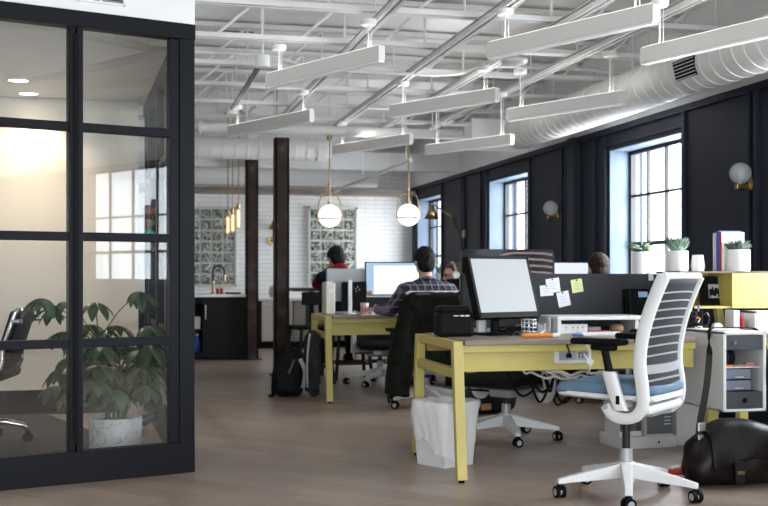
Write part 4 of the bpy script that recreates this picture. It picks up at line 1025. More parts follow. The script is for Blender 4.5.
# black box at the left end
t = thing('lidded_box', 'black lidded box with a pale label on the near desk corner', 'box', (1.785, 5.86, DZ), R(-6))
MB().box((0, 0, 0.07), (0.205, 0.16, 0.14), bevel=0.022, taper=1.04).build('body', 'black_plastic', t)
MB().box((-0.008, 0, 0.15), (0.185, 0.145, 0.045), bevel=0.02).build('lid', 'black_plastic', t)
m = MB(); m.box((0.0, -0.083, 0.118), (0.030, 0.002, 0.005)).box((0.034, -0.083, 0.118), (0.022, 0.002, 0.008)).box((0.062, -0.083, 0.118), (0.022, 0.002, 0.008)); m.build('label_mark', 'white_marks', t)

# mug and right end of the desk
t = thing('mug', 'black mug with an orange and white emblem holding pens', 'mug', (3.27, 5.83, DZ+0.012))
MB().lathe([(0.0, 0), (0.042, 0), (0.045, 0.006), (0.045, 0.118), (0.042, 0.12), (0.040, 0.115), (0.040, 0.01), (0.0, 0.01)], n=32, caps=False).build('body', 'black_gloss', t, smooth='auto')
MB().tube([(0.044, 0, 0.10), (0.075, 0, 0.105), (0.092, 0, 0.075), (0.080, 0, 0.035), (0.044, 0, 0.022)], 0.008, n=10).build('handle', 'black_gloss', t, smooth=True)
m = MB()
for k in range(6):
    a = R(-110+k*6); m.box((0.0455*math.cos(a), 0.0455*math.sin(a), 0.080+0.004*math.sin(k)), (0.002, 0.0055, 0.007), rot=(0, 0, a))
m.build('emblem', 'orange', t)
m = MB()
for k in range(9):
    a = R(-120+k*7.5); m.box((0.0455*math.cos(a), 0.0455*math.sin(a), 0.028+0.003*math.cos(k-4)), (0.002, 0.005, 0.006), rot=(0, 0, a))
for k in range(3):
    a = R(-98+k*5); m.box((0.0455*math.cos(a), 0.0455*math.sin(a), 0.058+0.004*k), (0.002, 0.004, 0.008), rot=(0, 0, a))
m.build('lettering', 'white_marks', t)
for k, (dx, dy, mm) in enumerate(((-0.02, 0.0, 'red'), (0.018, 0.006, 'blue'), (0.0, 0.022, 'black_plastic'))):
    t = thing('pen', ('red pen standing in the black mug', 'blue pen standing in the black mug', 'black pen standing in the black mug')[k], 'pen', (3.27+dx, 5.83+dy, DZ+0.024), 0)
    MB().cyl((0, 0, 0), (dx*0.35, 0.0, 0.118+0.012*(k == 1)), 0.004, n=8).build('barrel', 'white_plastic' if k < 2 else mm, t); MB().cyl((dx*0.35, 0, 0.118), (dx*0.42, 0.0, 0.134+0.01*(k == 1)), 0.0055, n=8).build('cap', mm, t)
t = thing('paper_stack', 'stack of white paper beneath the black mug', 'paper', (3.28, 5.86, DZ))
MB().span((-0.14, -0.10, 0), (0.10, 0.12, 0.006)).build('lower_sheets', 'white_plastic', t); MB().box((-0.02, 0.01, 0.009), (0.22, 0.2, 0.006), rot=(0, 0, R(5))).build('upper_sheets', 'paper', t)
t = thing('tape_dispenser', 'white rounded tape dispenser beside the black mug', 'tape dispenser', (3.385, 5.80, DZ+0.0))
MB().cyl((0.01, -0.016, 0.032), (0.01, 0.016, 0.032), 0.031, n=24).box((-0.03, 0, 0.016), (0.05, 0.032, 0.032), bevel=0.004).build('body', 'white_plastic', t, smooth='auto')
MB().cyl((0.01, -0.018, 0.032), (0.01, 0.018, 0.032), 0.012, n=16).build('roll_hub', 'paper', t)
# white organiser boxes at the right end
t = thing('desk_organizer', 'white and cream open organiser on the far right desk end', 'organizer', (3.62, 5.76, DZ))
m = MB(); m.span((0, 0, 0), (0.55, 0.16, 0.012)).span((0, 0, 0.118), (0.55, 0.16, 0.13)).span((0, 0, 0), (0.012, 0.16, 0.13)).span((0.16, 0, 0), (0.172, 0.16, 0.13)).span((0.54, 0, 0), (0.55, 0.16, 0.13)).span((0, 0.15, 0), (0.55, 0.16, 0.13)); m.build('frame', 'white_plastic', t)
MB().span((0.014, -0.002, 0.013), (0.158, 0.14, 0.117)).build('cream_box', 'cream', t)
MB().span((0.175, 0.05, 0.035), (0.54, 0.15, 0.045)).build('shelf', 'white_plastic', t)
MB().span((0.20, 0.03, 0.05), (0.26, 0.13, 0.095)).build('dark_insert', 'dark_gray', t)
for k, (x, mm, lab, hh_) in enumerate(((3.505, 'white_plastic', 'white binder beside the white organiser', 0.135), (3.56, 'red', 'red folder between the white binder and the organiser', 0.10))):
    t = thing('binder', lab, 'binder', (x, 5.80, DZ))
    MB().span((0, 0, 0), (0.04 if k == 0 else 0.012, 0.10, hh_), bevel=0.002).build('cover', mm, t); MB().span((0.003, 0.003, 0.004), (0.037 if k == 0 else 0.009, 0.103, hh_-0.004)).build('pages', 'paper', t)

# ---------------------------------------------------------------- hutch top: books, pots
HZ = 1.103
def book(label, y0, th, w, h, cover, spine, x=3.555, rz=0):
    t = thing('book', label, 'book', (x, y0, HZ), R(rz), 'books standing on the yellow hutch')
    MB().span((0, 0, 0), (w, 0.002, h)).span((0, th-0.002, 0), (w, th, h)).build('cover', cover, t)
    MB().span((-0.002, 0, 0), (0.001, th, h)).build('spine', spine, t)
    MB().span((0.001, 0.002, 0.003), (w-0.004, th-0.002, h-0.003)).build('pages', 'paper', t)
    return t
b = book('white-covered book with a red spine, frontmost of the standing books', 6.02, 0.022, 0.155, 0.242, 'white_gloss', 'red')
cv = [k for k in kids(b) if k.name.startswith('cover')][0]
m = MB(); m.box((0.08, -0.001, 0.205), (0.10, 0.001, 0.007)).box((0.08, -0.001, 0.188), (0.09, 0.001, 0.004)).box((0.055, -0.001, 0.16), (0.03, 0.001, 0.012)).box((0.05, -0.001, 0.135), (0.02, 0.001, 0.012)); m.build('cover_title', 'gray_lines', cv)
m = MB(); m.box((0.052, -0.001, 0.115), (0.026, 0.001, 0.013)).box((0.045, -0.001, 0.068), (0.022, 0.001, 0.022)); m.build('cover_emblem', 'red', cv)
book('blue book just behind the white-covered one', 6.046, 0.034, 0.15, 0.25, 'blue', 'blue')
book('cream book behind the blue one', 6.084, 0.036, 0.135, 0.238, 'cream', 'white_gloss')
def spiky(label, cat, loc, rad, h, leafm, n, ll, droop, potm='ceramic', prof=None):
    t = thing('potted_plant', label, cat, loc)
    pr = prof or [(0.0, 0), (rad*0.93, 0), (rad, 0.012), (rad, h-0.004), (rad-0.004, h), (rad-0.008, h-0.004), (rad-0.008, h-0.03)]
    MB().lathe(pr, n=36, caps=False).build('pot', potm, t, smooth='auto')
    MB().cyl((0, 0, h-0.035), (0, 0, h-0.014), rad-0.009, n=24).build('soil', 'soil', t)
    m = MB()
    for k in range(n):
        a = random.uniform(0, 6.28); e = random.uniform(0.15, 1.0); r0 = rad*0.65*math.sqrt(random.random()); L = ll*random.uniform(0.65, 1.1)
        p = Vector((r0*math.cos(a*1.7), r0*math.sin(a*1.7), h-0.016)); d = Vector((math.cos(a)*e*droop, math.sin(a)*e*droop, 1.0)).normalized()
        q = p+d*L*0.6; tip = p+d*L+Vector((math.cos(a), math.sin(a), -0.3))*L*0.12*droop
        m.tube([p, p+d*L*0.3, q, tip], 0.01, n=6, rs=[0.004, ll*0.075, ll*0.06, 0.0012])
    m.build('leaves', leafm, t, smooth=True)
    return t
spiky('potted succulent with grey-green spikes on the hutch, beside the small ribbed pot', 'potted plant', (3.275, 6.05, HZ), 0.064, 0.125, 'leaf_sage', 120, 0.105, 0.9)
spiky('potted dark succulent in a white pot in front of the books', 'potted plant', (3.635, 5.965, HZ), 0.0715, 0.132, 'leaf_dark', 90, 0.09, 1.3)
t = thing('ribbed_pot', 'small empty ribbed white pot between the plants on the hutch', 'pot', (3.41, 6.05, HZ))
m = MB(); rings = []
for r_, z_ in ((0.0, 0.0), (0.036, 0.0), (0.042, 0.03), (0.038, 0.06), (0.032, 0.1), (0.029, 0.1), (0.030, 0.05), (0.0, 0.04)):
    rings.append([(r_*(1+0.035*(i % 2))*math.cos(2*math.pi*i/40), r_*(1+0.035*(i % 2))*math.sin(2*math.pi*i/40), z_) for i in range(40)])
m.loft(rings, caps=False); m.build('body', 'ceramic', t, smooth='auto')
spiky('potted plant in a plain white pot on the sill of the nearest window', 'potted plant', (4.47, 8.90, OZ0+0.021), 0.09, 0.285, 'leaf', 34, 0.14, 2.2)

# ---------------------------------------------------------------- storage pedestal, bag
t = thing('storage_pedestal', 'white narrow storage tower with grey drawer fronts at the near desk end', 'pedestal', (3.14, 5.30, 0))
w_, d_, z0, z1 = 0.262, 0.43, 0.335, 0.772
m = MB(); m.span((0, 0, z0), (0.02, d_, z1)).span((w_-0.02, 0, z0), (w_, d_, z1)).span((0, 0, z1-0.02), (w_, d_, z1)).span((0, 0, z0), (w_, d_, z0+0.016)).span((0, d_-0.015, z0), (w_, d_, z1)); m.build('shell', 'white_plastic', t, bevel=0.006)
dr = MB().span((0.022, 0.004, z1-0.098), (w_-0.022, 0.30, z1-0.022)).build('drawer', 'dark_gray', t)
MB().cyl((0.07, -0.004, z1-0.06), (0.07, 0.006, z1-0.06), 0.010, n=14).build('lock', 'silver', dr)
dr = MB().span((0.022, 0.004, z0+0.018), (w_-0.022, 0.30, z0+0.108)).build('drawer', 'dark_gray', t)
MB().cyl((0.131, -0.002, z0+0.062), (0.131, 0.006, z0+0.062), 0.014, n=18).build('pull_hole', 'black_plastic', dr)
MB().span((0.022, 0.03, z0+0.236), (w_-0.022, 0.40, z0+0.242)).build('shelf', 'white_plastic', t)
MB().bar((0.10, 0.28, 0.0), (0.085, 0.25, z0+0.02), 0.055, 0.04).build('leg', 'yellow', t)
MB().span((0.03, 0.22, 0.0), (0.23, 0.36, 0.014)).build('foot', 'yellow_edge', t)
t = thing('drawer_box', 'little two-drawer box of grey clear plastic inside the white storage tower', 'drawer box', (3.166, 5.335, 0.335+0.109))
MB().span((0, 0.004, 0), (0.165, 0.18, 0.126)).build('frame', 'black_plastic', t)
for z in (0.005, 0.066):
    a = MB().span((0.004, -0.004, z), (0.160, 0.01, z+0.054), bevel=0.003).build('drawer', 'clear_drawer', t); MB().box((0.085, -0.008, z+0.012), (0.05, 0.01, 0.008)).build('pull', 'silver_paint', a)
for k, (x, l_, mm, lab) in enumerate(((3.175, 0.05, 'orange', 'orange pencil lying in the storage tower'), (3.235, 0.07, 'tan', 'tan pencil lying in the storage tower'), (3.30, 0.06, 'pink', 'pink eraser block lying in the storage tower'))):
    if k < 2:
        o = MB().cyl((x, 5.345, 0.5825), (x+l_, 5.35, 0.5825), 0.006, n=10).build('pencil', mm); tag(o, lab, 'pencil')
    else:
        o = MB().box((x+0.03, 5.36, 0.588), (0.055, 0.03, 0.02), bevel=0.004).build('eraser', mm); tag(o, lab, 'eraser')
t = thing('black_pouch', 'black rolled pouch stored on the tower shelf behind the pencils', 'pouch', (3.22, 5.46, 0.577))
MB().cyl((-0.045, 0, 0.042), (0.065, 0, 0.042), 0.041, n=20).build('body', 'black_matte', t, smooth='auto')
MB().tube([(0.02, 0.043*math.cos(a), 0.043+0.043*math.sin(a)) for a in [2*math.pi*i/16 for i in range(16)]], 0.004, n=6, closed=True).build('band', 'dark_gray', t)

t = thing('leather_bag', 'dark brown leather shoulder bag slumped on the floor by the storage tower', 'bag', (3.02, 5.05, 0), 0)
def BH(u): return 0.325*min(1.0, (0.70+1.1*u) if u < 0.27 else 1.0)*(1.0 if u < 0.5 else 1.0-0.75*(u-0.5)**1.3)
m = MB(); secs = []
N = 24
for i in range(13):
    u = i/12; x = -0.235+0.60*u
    hgt = BH(u)*(1.0+0.03*math.sin(u*9)); wd = 0.12*(0.62+0.38*math.sin(math.pi*(0.12+0.78*u)))
    ring = []
    for j in range(N):
        a = 2*math.pi*j/N; cy = math.cos(a); cz = math.sin(a); k = 0.62
        yy = wd*math.copysign(abs(cy)**k, cy)*(1.0-0.42*(cz > 0)*abs(cz)); zz = hgt*0.5*(1+math.copysign(abs(cz)**0.75, cz))
        ring.append((x+0.012*math.sin(j*1.3+i), yy+0.010*math.sin(i*1.1+j*0.7), max(0.0, zz+0.008*math.sin(i*2.0+j*1.1)*(cz > 0))))
    secs.append(ring)
m.loft(secs); m.build('body', 'leather', t, smooth=True, sub=1)
m = MB(); fl_ = []
for i in range(11):
    u = i/10; x = -0.16+0.48*u
    col_ = []
    for j in range(9):
        v = j/8; hh_ = BH((x+0.235)/0.6)*0.985
        if v < 0.4: yy = 0.05-0.13*(v/0.4); zz = hh_+0.010+0.012*math.sin(math.pi*v/0.4)
        else:
            q = (v-0.4)/0.6; yy = -0.08-0.055*math.sin(q*1.5); zz = hh_+0.01-q*(0.19+0.02*math.sin(u*8))
        col_.append((x, yy-0.006*math.sin(u*11+v*3), zz))
    fl_.append(col_)
vs_ = [[m.bm.verts.new(p) for p in c_] for c_ in fl_]
for A, B in zip(vs_, vs_[1:]):
    for j in range(8): m.bm.faces.new((A[j], A[j+1], B[j+1], B[j]))
fo_ = m.build('flap', 'leather', t, smooth=True); s_ = fo_.modifiers.new('s', 'SOLIDIFY'); s_.thickness = 0.008; s2 = fo_.modifiers.new('sub', 'SUBSURF'); s2.levels = 1; s2.render_levels = 1
for x in (-0.02, 0.21):
    a = MB().box((x, -0.142, 0.085), (0.05, 0.008, 0.11), rot=(R(-8), 0, 0), bevel=0.003).build('tab', 'strap_leather', t)
    MB().box((x, -0.154, 0.085), (0.040, 0.008, 0.016), bevel=0.002).build('buckle', 'brass', a)
# strap: loops up over the top of the storage tower
sp_ = [(-0.19, -0.02, 0.19), (-0.185, -0.03, 0.27), (-0.165, -0.01, 0.33), (-0.055, 0.12, 0.50), (0.06, 0.29, 0.66), (0.100, 0.36, 0.745), (0.125, 0.385, 0.784), (0.20, 0.39, 0.787), (0.34, 0.385, 0.787), (0.395, 0.37, 0.772), (0.41, 0.32, 0.70), (0.415, 0.20, 0.50), (0.41, 0.09, 0.35), (0.40, 0.03, 0.20)]
def smooth_path(p, n=6):
    p = [Vector(q) for q in p]; out = []
    for i in range(len(p)-1):
        a, b, c, d = p[max(i-1, 0)], p[i], p[i+1], p[min(i+2, len(p)-1)]
        for k in range(n):
            t_ = k/n; out.append(0.5*((2*b)+(c-a)*t_+(2*a-5*b+4*c-d)*t_*t_+(3*b-a-3*c+d)*t_**3))
    out.append(p[-1]); return out
pth = smooth_path(sp_); sides = []
for p in pth:
    s_ = Vector((1, -0.2, 0)).lerp(Vector((0, 1, 0)), min(1, max(0, (p.z-0.62)/0.14))) if p.x < 0.2 else Vector((0, 1, 0)).lerp(Vector((0.35, 1, 0)), min(1, max(0, (0.78-p.z)/0.3)))
    sides.append(s_)
st_ = MB().ribbon(pth, 0.034, 0.005, sides).build('strap', 'strap_leather', t, smooth='auto')
MB().box((-0.172, -0.035, 0.305), (0.042, 0.012, 0.045), bevel=0.004).box((-0.178, -0.035, 0.25), (0.03, 0.014, 0.03), bevel=0.004).build('buckle', 'silver', st_)
MB().box((0.407, 0.06, 0.28), (0.016, 0.04, 0.045), bevel=0.004).build('buckle', 'silver', st_)
t = thing('sneaker', 'red and white shoe tip poking out beside the leather bag', 'shoe', (2.85, 5.26, 0), R(75))
MB().sphere((0, 0, 0.035), 0.034, 18, 10, (0.85, 1.6, 0.8)).build('upper', 'red', t, smooth=True)
MB().box((0, 0, 0.010), (0.06, 0.12, 0.020), bevel=0.008).build('sole', 'white_plastic', t)
MB().box((0, 0.018, 0.058), (0.036, 0.05, 0.012), rot=(R(-12), 0, 0), bevel=0.004).build('laces', 'white_marks', t)

# boxes on the floor under the desk
t = thing('flat_box', 'white flat packing box on the floor under the near desk', 'box', (3.16, 6.34, 0), R(3))
MB().box((-0.01, 0, 0.0375), (0.38, 0.30, 0.075), bevel=0.004).build('body', 'white_plastic', t)
MB().box((0.055, -0.1515, 0.038), (0.012, 0.002, 0.014), bevel=0.0).build('round_mark', 'black_plastic', t)
t = thing('printed_box', 'grey printed box with three white text lines on the flat white box', 'box', (3.235, 6.33, 0.075), R(3))
MB().box((0, 0, 0.075), (0.19, 0.22, 0.15), bevel=0.003).build('body', 'white_plastic', t)
MB().box((0, -0.1115, 0.078), (0.182, 0.002, 0.135)).build('front_print', 'box_gray', t)
m = MB()
for k in range(3): m.box((0.055, -0.1135, 0.115-k*0.022), (0.05-0.006*(k == 1), 0.001, 0.006))
m.build('text_lines', 'white_marks', t)
t = thing('picture_box', 'box with a dark green printed picture on the flat white box', 'box', (3.045, 6.33, 0.075), R(3))
MB().box((0, 0, 0.085), (0.15, 0.20, 0.17), bevel=0.003).build('body', 'white_plastic', t)
MB().box((0, -0.1015, 0.098), (0.148, 0.002, 0.135)).build('front_print', 'box_print', t)

t = thing('bright_patch_box', 'plain white upright box standing in for a bright patch beside the printed boxes', 'box', (3.46, 6.36, 0), R(2))
MB().box((0, 0, 0.15), (0.17, 0.20, 0.30), bevel=0.004).build('body', 'white_plastic', t)  # box added to give the very bright patch near the floor boxes
MB().box((0, 0, 0.302), (0.172, 0.202, 0.02), bevel=0.003).build('lid', 'white_gloss', t)

# waste bin with liner
t = thing('waste_bin', 'square waste bin with a white bag liner under the near desk end', 'waste bin', (1.765, 5.96, 0), R(28))
m = MB(); m.loft([[(a*s_, b*s_, z) for a, b in ((-1, -1), (1, -1), (1, 1), (-1, 1))] for s_, z in ((0.112, 0.0), (0.138, 0.36), (0.132, 0.36), (0.106, 0.01))], caps=False); m.prism([(-0.106, -0.106), (0.106, -0.106), (0.106, 0.106), (-0.106, 0.106)], (0, 0, 0.0), (1, 0, 0), (0, 1, 0), (0, 0, 1), 0.01)
m.build('bin', 'white_plastic', t, bevel=0.008)
m = MB(); rings = []
n_ = 48
for r_i, (zf, off) in enumerate(((0.05, 0.008), (0.12, 0.009), (0.22, 0.012), (0.30, 0.012), (0.352, 0.011), (0.372, 0.004), (0.352, -0.012), (0.2, -0.014))):
    ring = []
    for j in range(n_):
        a = 2*math.pi*j/n_; ca, sa = math.cos(a), math.sin(a); q = 1/max(abs(ca), abs(sa))
        hem = 0.03+0.11*(0.5+0.5*math.sin(a*2.0+2.2))+0.02*math.sin(a*5)
        z = zf if r_i > 3 else max(zf, 0) if r_i else 0
        if r_i < 4: z = hem+(0.30-hem)*r_i/3.0
        s_ = 0.112+(0.138-0.112)*z/0.36
        wv = 0.006*math.sin(j*1.7+r_i*1.2)+0.004*math.sin(j*3.1-r_i*2)
        rr = (min(q, 1.34))*(s_+off)+(wv if r_i < 6 else 0)
        ring.append((ca*rr, sa*rr, z+(0.004*math.sin(j*1.3) if r_i > 3 else 0)))
    rings.append(ring)
m.loft(rings, caps=False); lo = m.build('liner', 'white_gloss', t, smooth=True)

# cables below the desk
for k, lab in enumerate(('white cable hanging highest in the bundle under the near desk', 'white cable sagging in the middle of the bundle under the near desk', 'white cable looping low behind the foreground chair seat', 'white cable hanging lowest in the bundle under the near desk', 'white cable reaching furthest left in the bundle under the near desk')):
    x0, x1 = ((2.20, 2.62), (2.26, 2.66), (2.24, 2.70), (2.30, 2.64), (2.12, 2.58))[k]; dip = (0.04, 0.065, 0.085, 0.10, 0.075)[k]; yy = 5.58+0.045*k
    pts = [(x0+(x1-x0)*i/10, yy+0.012*math.sin(i*1.3+k), 0.578-dip*math.sin(math.pi*i/10)**0.6-0.010*math.sin(i*1.9+k*1.7)) for i in range(11)]
    pts[0] = (x0, yy, 0.64); pts[-1] = (x1, yy, 0.64)
    o = MB().tube(smooth_path(pts, 4), 0.0075, n=7).build('white_cable', 'white_gloss', None, smooth=True)
    tag(o, lab, 'cable', 'white cables under the near desk')
for k, lab in enumerate(('black cord tangled left of the black power brick under the near desk', 'black cord drooping between the chair post and the power brick')):
    a = [(2.10+0.12*k, 5.95, 0.66), (2.14+0.12*k, 5.93, 0.50), (2.22+0.11*k, 5.94, 0.38-0.04*k), (2.30+0.08*k, 5.93, 0.43), (2.26+0.10*k, 5.94, 0.50), (2.34+0.05*k, 5.93, 0.40), (2.42, 5.95, 0.47), (2.44+0.02*k, 5.97, 0.66)]
    o = MB().tube(smooth_path(a, 5), 0.0075, n=7).build('black_cable', 'black_plastic', None, smooth=True)
    tag(o, lab, 'cable')
t = thing('tagged_cable', 'white power cord with a tag plugged into the desk socket panel', 'cable', (2.33, 5.475, 0.66))
MB().tube(smooth_path([(0.07, 0.0, 0.0), (0.065, -0.03, -0.01), (0.085, -0.03, -0.05), (0.10, -0.02, -0.09), (0.11, 0.03, -0.12)]), 0.005, n=8).tube(smooth_path([(0.07, -0.012, 0.068), (0.085, -0.03, 0.03), (0.10, -0.02, -0.02), (0.10, 0.0, -0.10), (0.12, 0.06, -0.12)]), 0.004, n=8).build('cord', 'white_plastic', t, smooth=True)
MB().box((0.095, -0.035, -0.048), (0.036, 0.006, 0.034), rot=(0, R(35), 0)).build('tag', 'white_gloss', t)
t = thing('power_plug', 'black power plug in the socket panel of the near desk', 'plug', (2.325, 5.472, 0.645))
MB().box((-0.012, -0.012, 0), (0.022, 0.03, 0.024), bevel=0.004).build('body', 'black_plastic', t); MB().tube([(-0.012, -0.026, 0.0), (-0.02, -0.03, 0.03), (-0.028, -0.02, 0.062)], 0.005, n=8).build('cord', 'black_plastic', t)
o = MB().tube(smooth_path([(2.47, 5.98, 0.68), (2.46, 5.94, 0.52), (2.43, 5.92, 0.40), (2.47, 5.92, 0.335), (2.52, 5.93, 0.37), (2.49, 5.94, 0.42), (2.42, 5.93, 0.36), (2.45, 5.92, 0.325), (2.55, 5.94, 0.44), (2.56, 5.98, 0.68)]), 0.006, n=8).build('black_cable', 'black_plastic', None, smooth=True)
tag(o, 'black cable hanging in a loop below the near desk', 'cable')
t = thing('power_brick', 'black power brick hanging with cords under the near desk', 'adapter', (2.52, 5.94, 0.50))
MB().box((0, 0, 0.02), (0.16, 0.07, 0.06), rot=(0, R(12), 0), bevel=0.01).build('body', 'black_plastic', t)
MB().tube(smooth_path([(-0.08, 0, 0.03), (-0.13, 0.0, 0.0), (-0.16, 0.01, 0.08), (-0.15, 0.02, 0.20)]), 0.006, n=8).tube(smooth_path([(0.08, 0, 0.01), (0.12, 0.0, 0.0), (0.15, 0.01, 0.08), (0.13, 0.02, 0.20)]), 0.006, n=8).build('cord', 'black_plastic', t, smooth=True)

# ================================================================ task chairs
def caster(m, x, y, ang):
    c, s = math.cos(ang), math.sin(ang)
    for k in (-1, 1):
        o = Vector((-s*0.016*k, c*0.016*k, 0)); p = Vector((x, y, 0.029))
        m.cyl(p+o-Vector((-s, c, 0))*0.008, p+o+Vector((-s, c, 0))*0.008, 0.029, n=18)
    m.box((x, y, 0.05), (0.03, 0.022, 0.03), rot=(0, 0, ang), bevel=0.005); m.cyl((x, y, 0.05), (x, y, 0.078), 0.010, n=10)
def make_chair(label, loc, rz, dz=0.0, seat_m='blue_fabric', shell_m='white_plastic', group='white framed task chairs'):
    t = thing('task_chair', label, 'chair', loc, R(rz), group)
    m = MB()
    for k in range(5):
        a = R(-12+72*k); d = Vector((math.cos(a), math.sin(a), 0)); s = Vector((-math.sin(a), math.cos(a), 0)); rings = []
        for r_, w_, z0, z1 in ((0.03, 0.034, 0.095, 0.165), (0.14, 0.028, 0.085, 0.140), (0.28, 0.021, 0.075, 0.108), (0.345, 0.019, 0.068, 0.092)):
            rings.append([d*r_+s*w_*q+Vector((0, 0, z)) for q, z in ((-1, z0), (1, z0), (0.8, z1), (-0.8, z1))])
        m.loft(rings)
    m.cyl((0, 0, 0.075), (0, 0, 0.17), 0.042, n=24).build('base', 'white_plastic', t, bevel=0.003)
    for k in range(5):
        a = R(-12+72*k); m = MB(); caster(m, 0.335*math.cos(a), 0.335*math.sin(a), a+R(60+20*k)); cs = m.build('caster', 'black_plastic', t, smooth='auto')
        q = a+R(60+20*k); c_ = Vector((0.335*math.cos(a), 0.335*math.sin(a), 0.029)); dd = Vector((-math.sin(q), math.cos(q), 0))
        MB().cyl(c_-dd*0.0255, c_+dd*0.0255, 0.017, n=16).build('wheel_hub', 'silver_paint', cs, smooth='auto')
    MB().cyl((0, 0, 0.15), (0, 0, 0.235), 0.032, 0.030, n=20).build('lift_collar', 'silver_paint', t, smooth='auto')
    MB().cyl((0, 0, 0.23), (0, 0, 0.45+dz), 0.019, n=16).build('gas_lift', 'black_metal', t, smooth='auto')
    m = MB(); m.box((0, -0.03, 0.455+dz), (0.17, 0.24, 0.07), bevel=0.02).box((0, -0.14, 0.44+dz), (0.26, 0.10, 0.06), bevel=0.02); m.build('mechanism', 'silver_paint', t, smooth='auto')
    MB().cyl((0.09, 0.03, 0.455+dz), (0.22, 0.05, 0.455+dz), 0.007, n=8).box((0.23, 0.05, 0.455+dz), (0.05, 0.03, 0.012), bevel=0.004).build('lever', 'black_plastic', t)
    m = MB(); rings = []
    for y, hz, hw in ((-0.215, 0.49, 0.20), (-0.20, 0.487, 0.222), (0.0, 0.487, 0.235), (0.17, 0.492, 0.232), (0.25, 0.492, 0.215), (0.27, 0.495, 0.20)):
        rings.append([(hw*q, y, hz+dz+h_) for q, h_ in ((-1, 0.012), (-0.9, 0.0), (0.9, 0.0), (1, 0.012), (1.0, 0.03), (-1.0, 0.03))])
    m.loft(rings); m.build('seat_shell', shell_m, t, smooth='auto')
    m = MB(); rings = []
    for y, zc, hw, th in ((-0.225, 0.545, 0.19, 0.010), (-0.215, 0.545, 0.215, 0.024), (-0.10, 0.546, 0.232, 0.030), (0.08, 0.549, 0.236, 0.030), (0.20, 0.546, 0.232, 0.029), (0.265, 0.536, 0.222, 0.026), (0.288, 0.525, 0.205, 0.012)):
        rings.append([(hw*q, y, zc-0.005+dz+th*1.25*k) for q, k in ((-1.0, -0.3), (-0.96, -0.9), (-0.5, -1), (0.5, -1), (0.96, -0.9), (1.0, -0.3), (1.0, 0.4), (0.95, 0.9), (0.5, 0.95), (0, 0.92), (-0.5, 0.95), (-0.95, 0.9), (-1.0, 0.4))])
    m.loft(rings); m.build('seat', seat_m, t, smooth=True, sub=1)
    prof = smooth_path([(0, 0.0, 0.470), (0, -0.025, 0.432), (0, -0.075, 0.412), (0, -0.140, 0.422), (0, -0.178, 0.470), (0, -0.178, 0.56), (0, -0.165, 0.66), (0, -0.172, 0.76), (0, -0.200, 0.88), (0, -0.245, 1.00), (0, -0.278, 1.075)], 4)
    def bx(z): return 0.243 if z < 0.6 else 0.243-0.006*(z-0.6)/0.48
    pf = []
    for s in (-1, 1):
        m = MB(); rings = []; k = len(prof)
        for i, p in enumerate(prof):
            d = (prof[min(i+1, k-1)]-prof[max(i-1, 0)]).normalized(); n = Vector((1, 0, 0)).cross(d)
            c0 = Vector((s*bx(p.z), p.y, p.z+dz)); w_ = 0.028 if p.z > 0.5 else 0.026; tt = 0.019
            rings.append([c0+Vector((1, 0, 0))*a*tt+n*b*w_ for a, b in ((-1, -0.6), (-0.6, -1), (0.6, -1), (1, -0.6), (1, 0.6), (0.6, 1), (-0.6, 1), (-1, 0.6))])
        m.loft(rings); m.build('back_frame', 'white_plastic', t, smooth='auto')
        MB().cyl((s*0.20, -0.004, 0.462+dz), (s*0.268, -0.004, 0.462+dz), 0.012, n=16).build('pivot', 'silver_paint', t, smooth='auto')
    m = MB(); m.tube([(x, -0.278-0.01*(1-(x/0.24)**2), 1.075+dz) for x in [-0.240+0.480*i/12 for i in range(13)]], 0.018, n=10)
    m.build('back_rail', 'white_plastic', t, smooth='auto')
    MB().box((0, -0.18, 0.452+dz), (0.44, 0.05, 0.042), bevel=0.015).build('lower_rail', 'white_plastic', t, smooth='auto')
    def backline(z):
        pts = [p for p in prof if p.z > 0.455]; 
        for a, b in zip(pts, pts[1:]):
            if a.z <= z <= b.z: return a.y+(b.y-a.y)*(z-a.z)/(b.z-a.z)
        return pts[-1].y
    m = MB(); rows = []
    for i in range(26):
        z = 0.485+0.575*i/25; y = backline(z)-0.004; rows.append([(x, y-0.030*(1-(x/0.23)**2)*(0.3+0.7*(z > 0.55)), z+dz) for x in [-0.225+0.45*j/12 for j in range(13)]])
    vv = [[m.bm.verts.new(p) for p in r_] for r_ in rows]
    for A, B in zip(vv, vv[1:]):
        for j in range(12): m.bm.faces.new((A[j], A[j+1], B[j+1], B[j]))
    o = m.build('back_mesh', 'mesh_gray', t, smooth=True); sm = o.modifiers.new('s', 'SOLIDIFY'); sm.thickness = 0.006
    m = MB()
    for z in (0.545, 0.585, 0.70, 0.745, 0.79, 0.832, 0.873, 0.914, 0.955, 0.995):
        y = backline(z)-0.009; pts = [(x, y-0.032*(1-(x/0.23)**2), z+dz+0.007*(1-(x/0.23)**2)) for x in [-0.225+0.45*j/12 for j in range(13)]]
        m.ribbon(pts, 0.0075, 0.006, (0, -0.25, 1))
    m.build('back_slats', 'mesh_slat', t, smooth='auto')
    y = backline(0.64)-0.012
    MB().ribbon([(x, y-0.034*(1-(x/0.23)**2), 0.640+dz) for x in [-0.225+0.45*j/12 for j in range(13)]], 0.042, 0.008, (0, 0, 1)).build('lumbar_bar', 'silver_paint', t, smooth='auto')
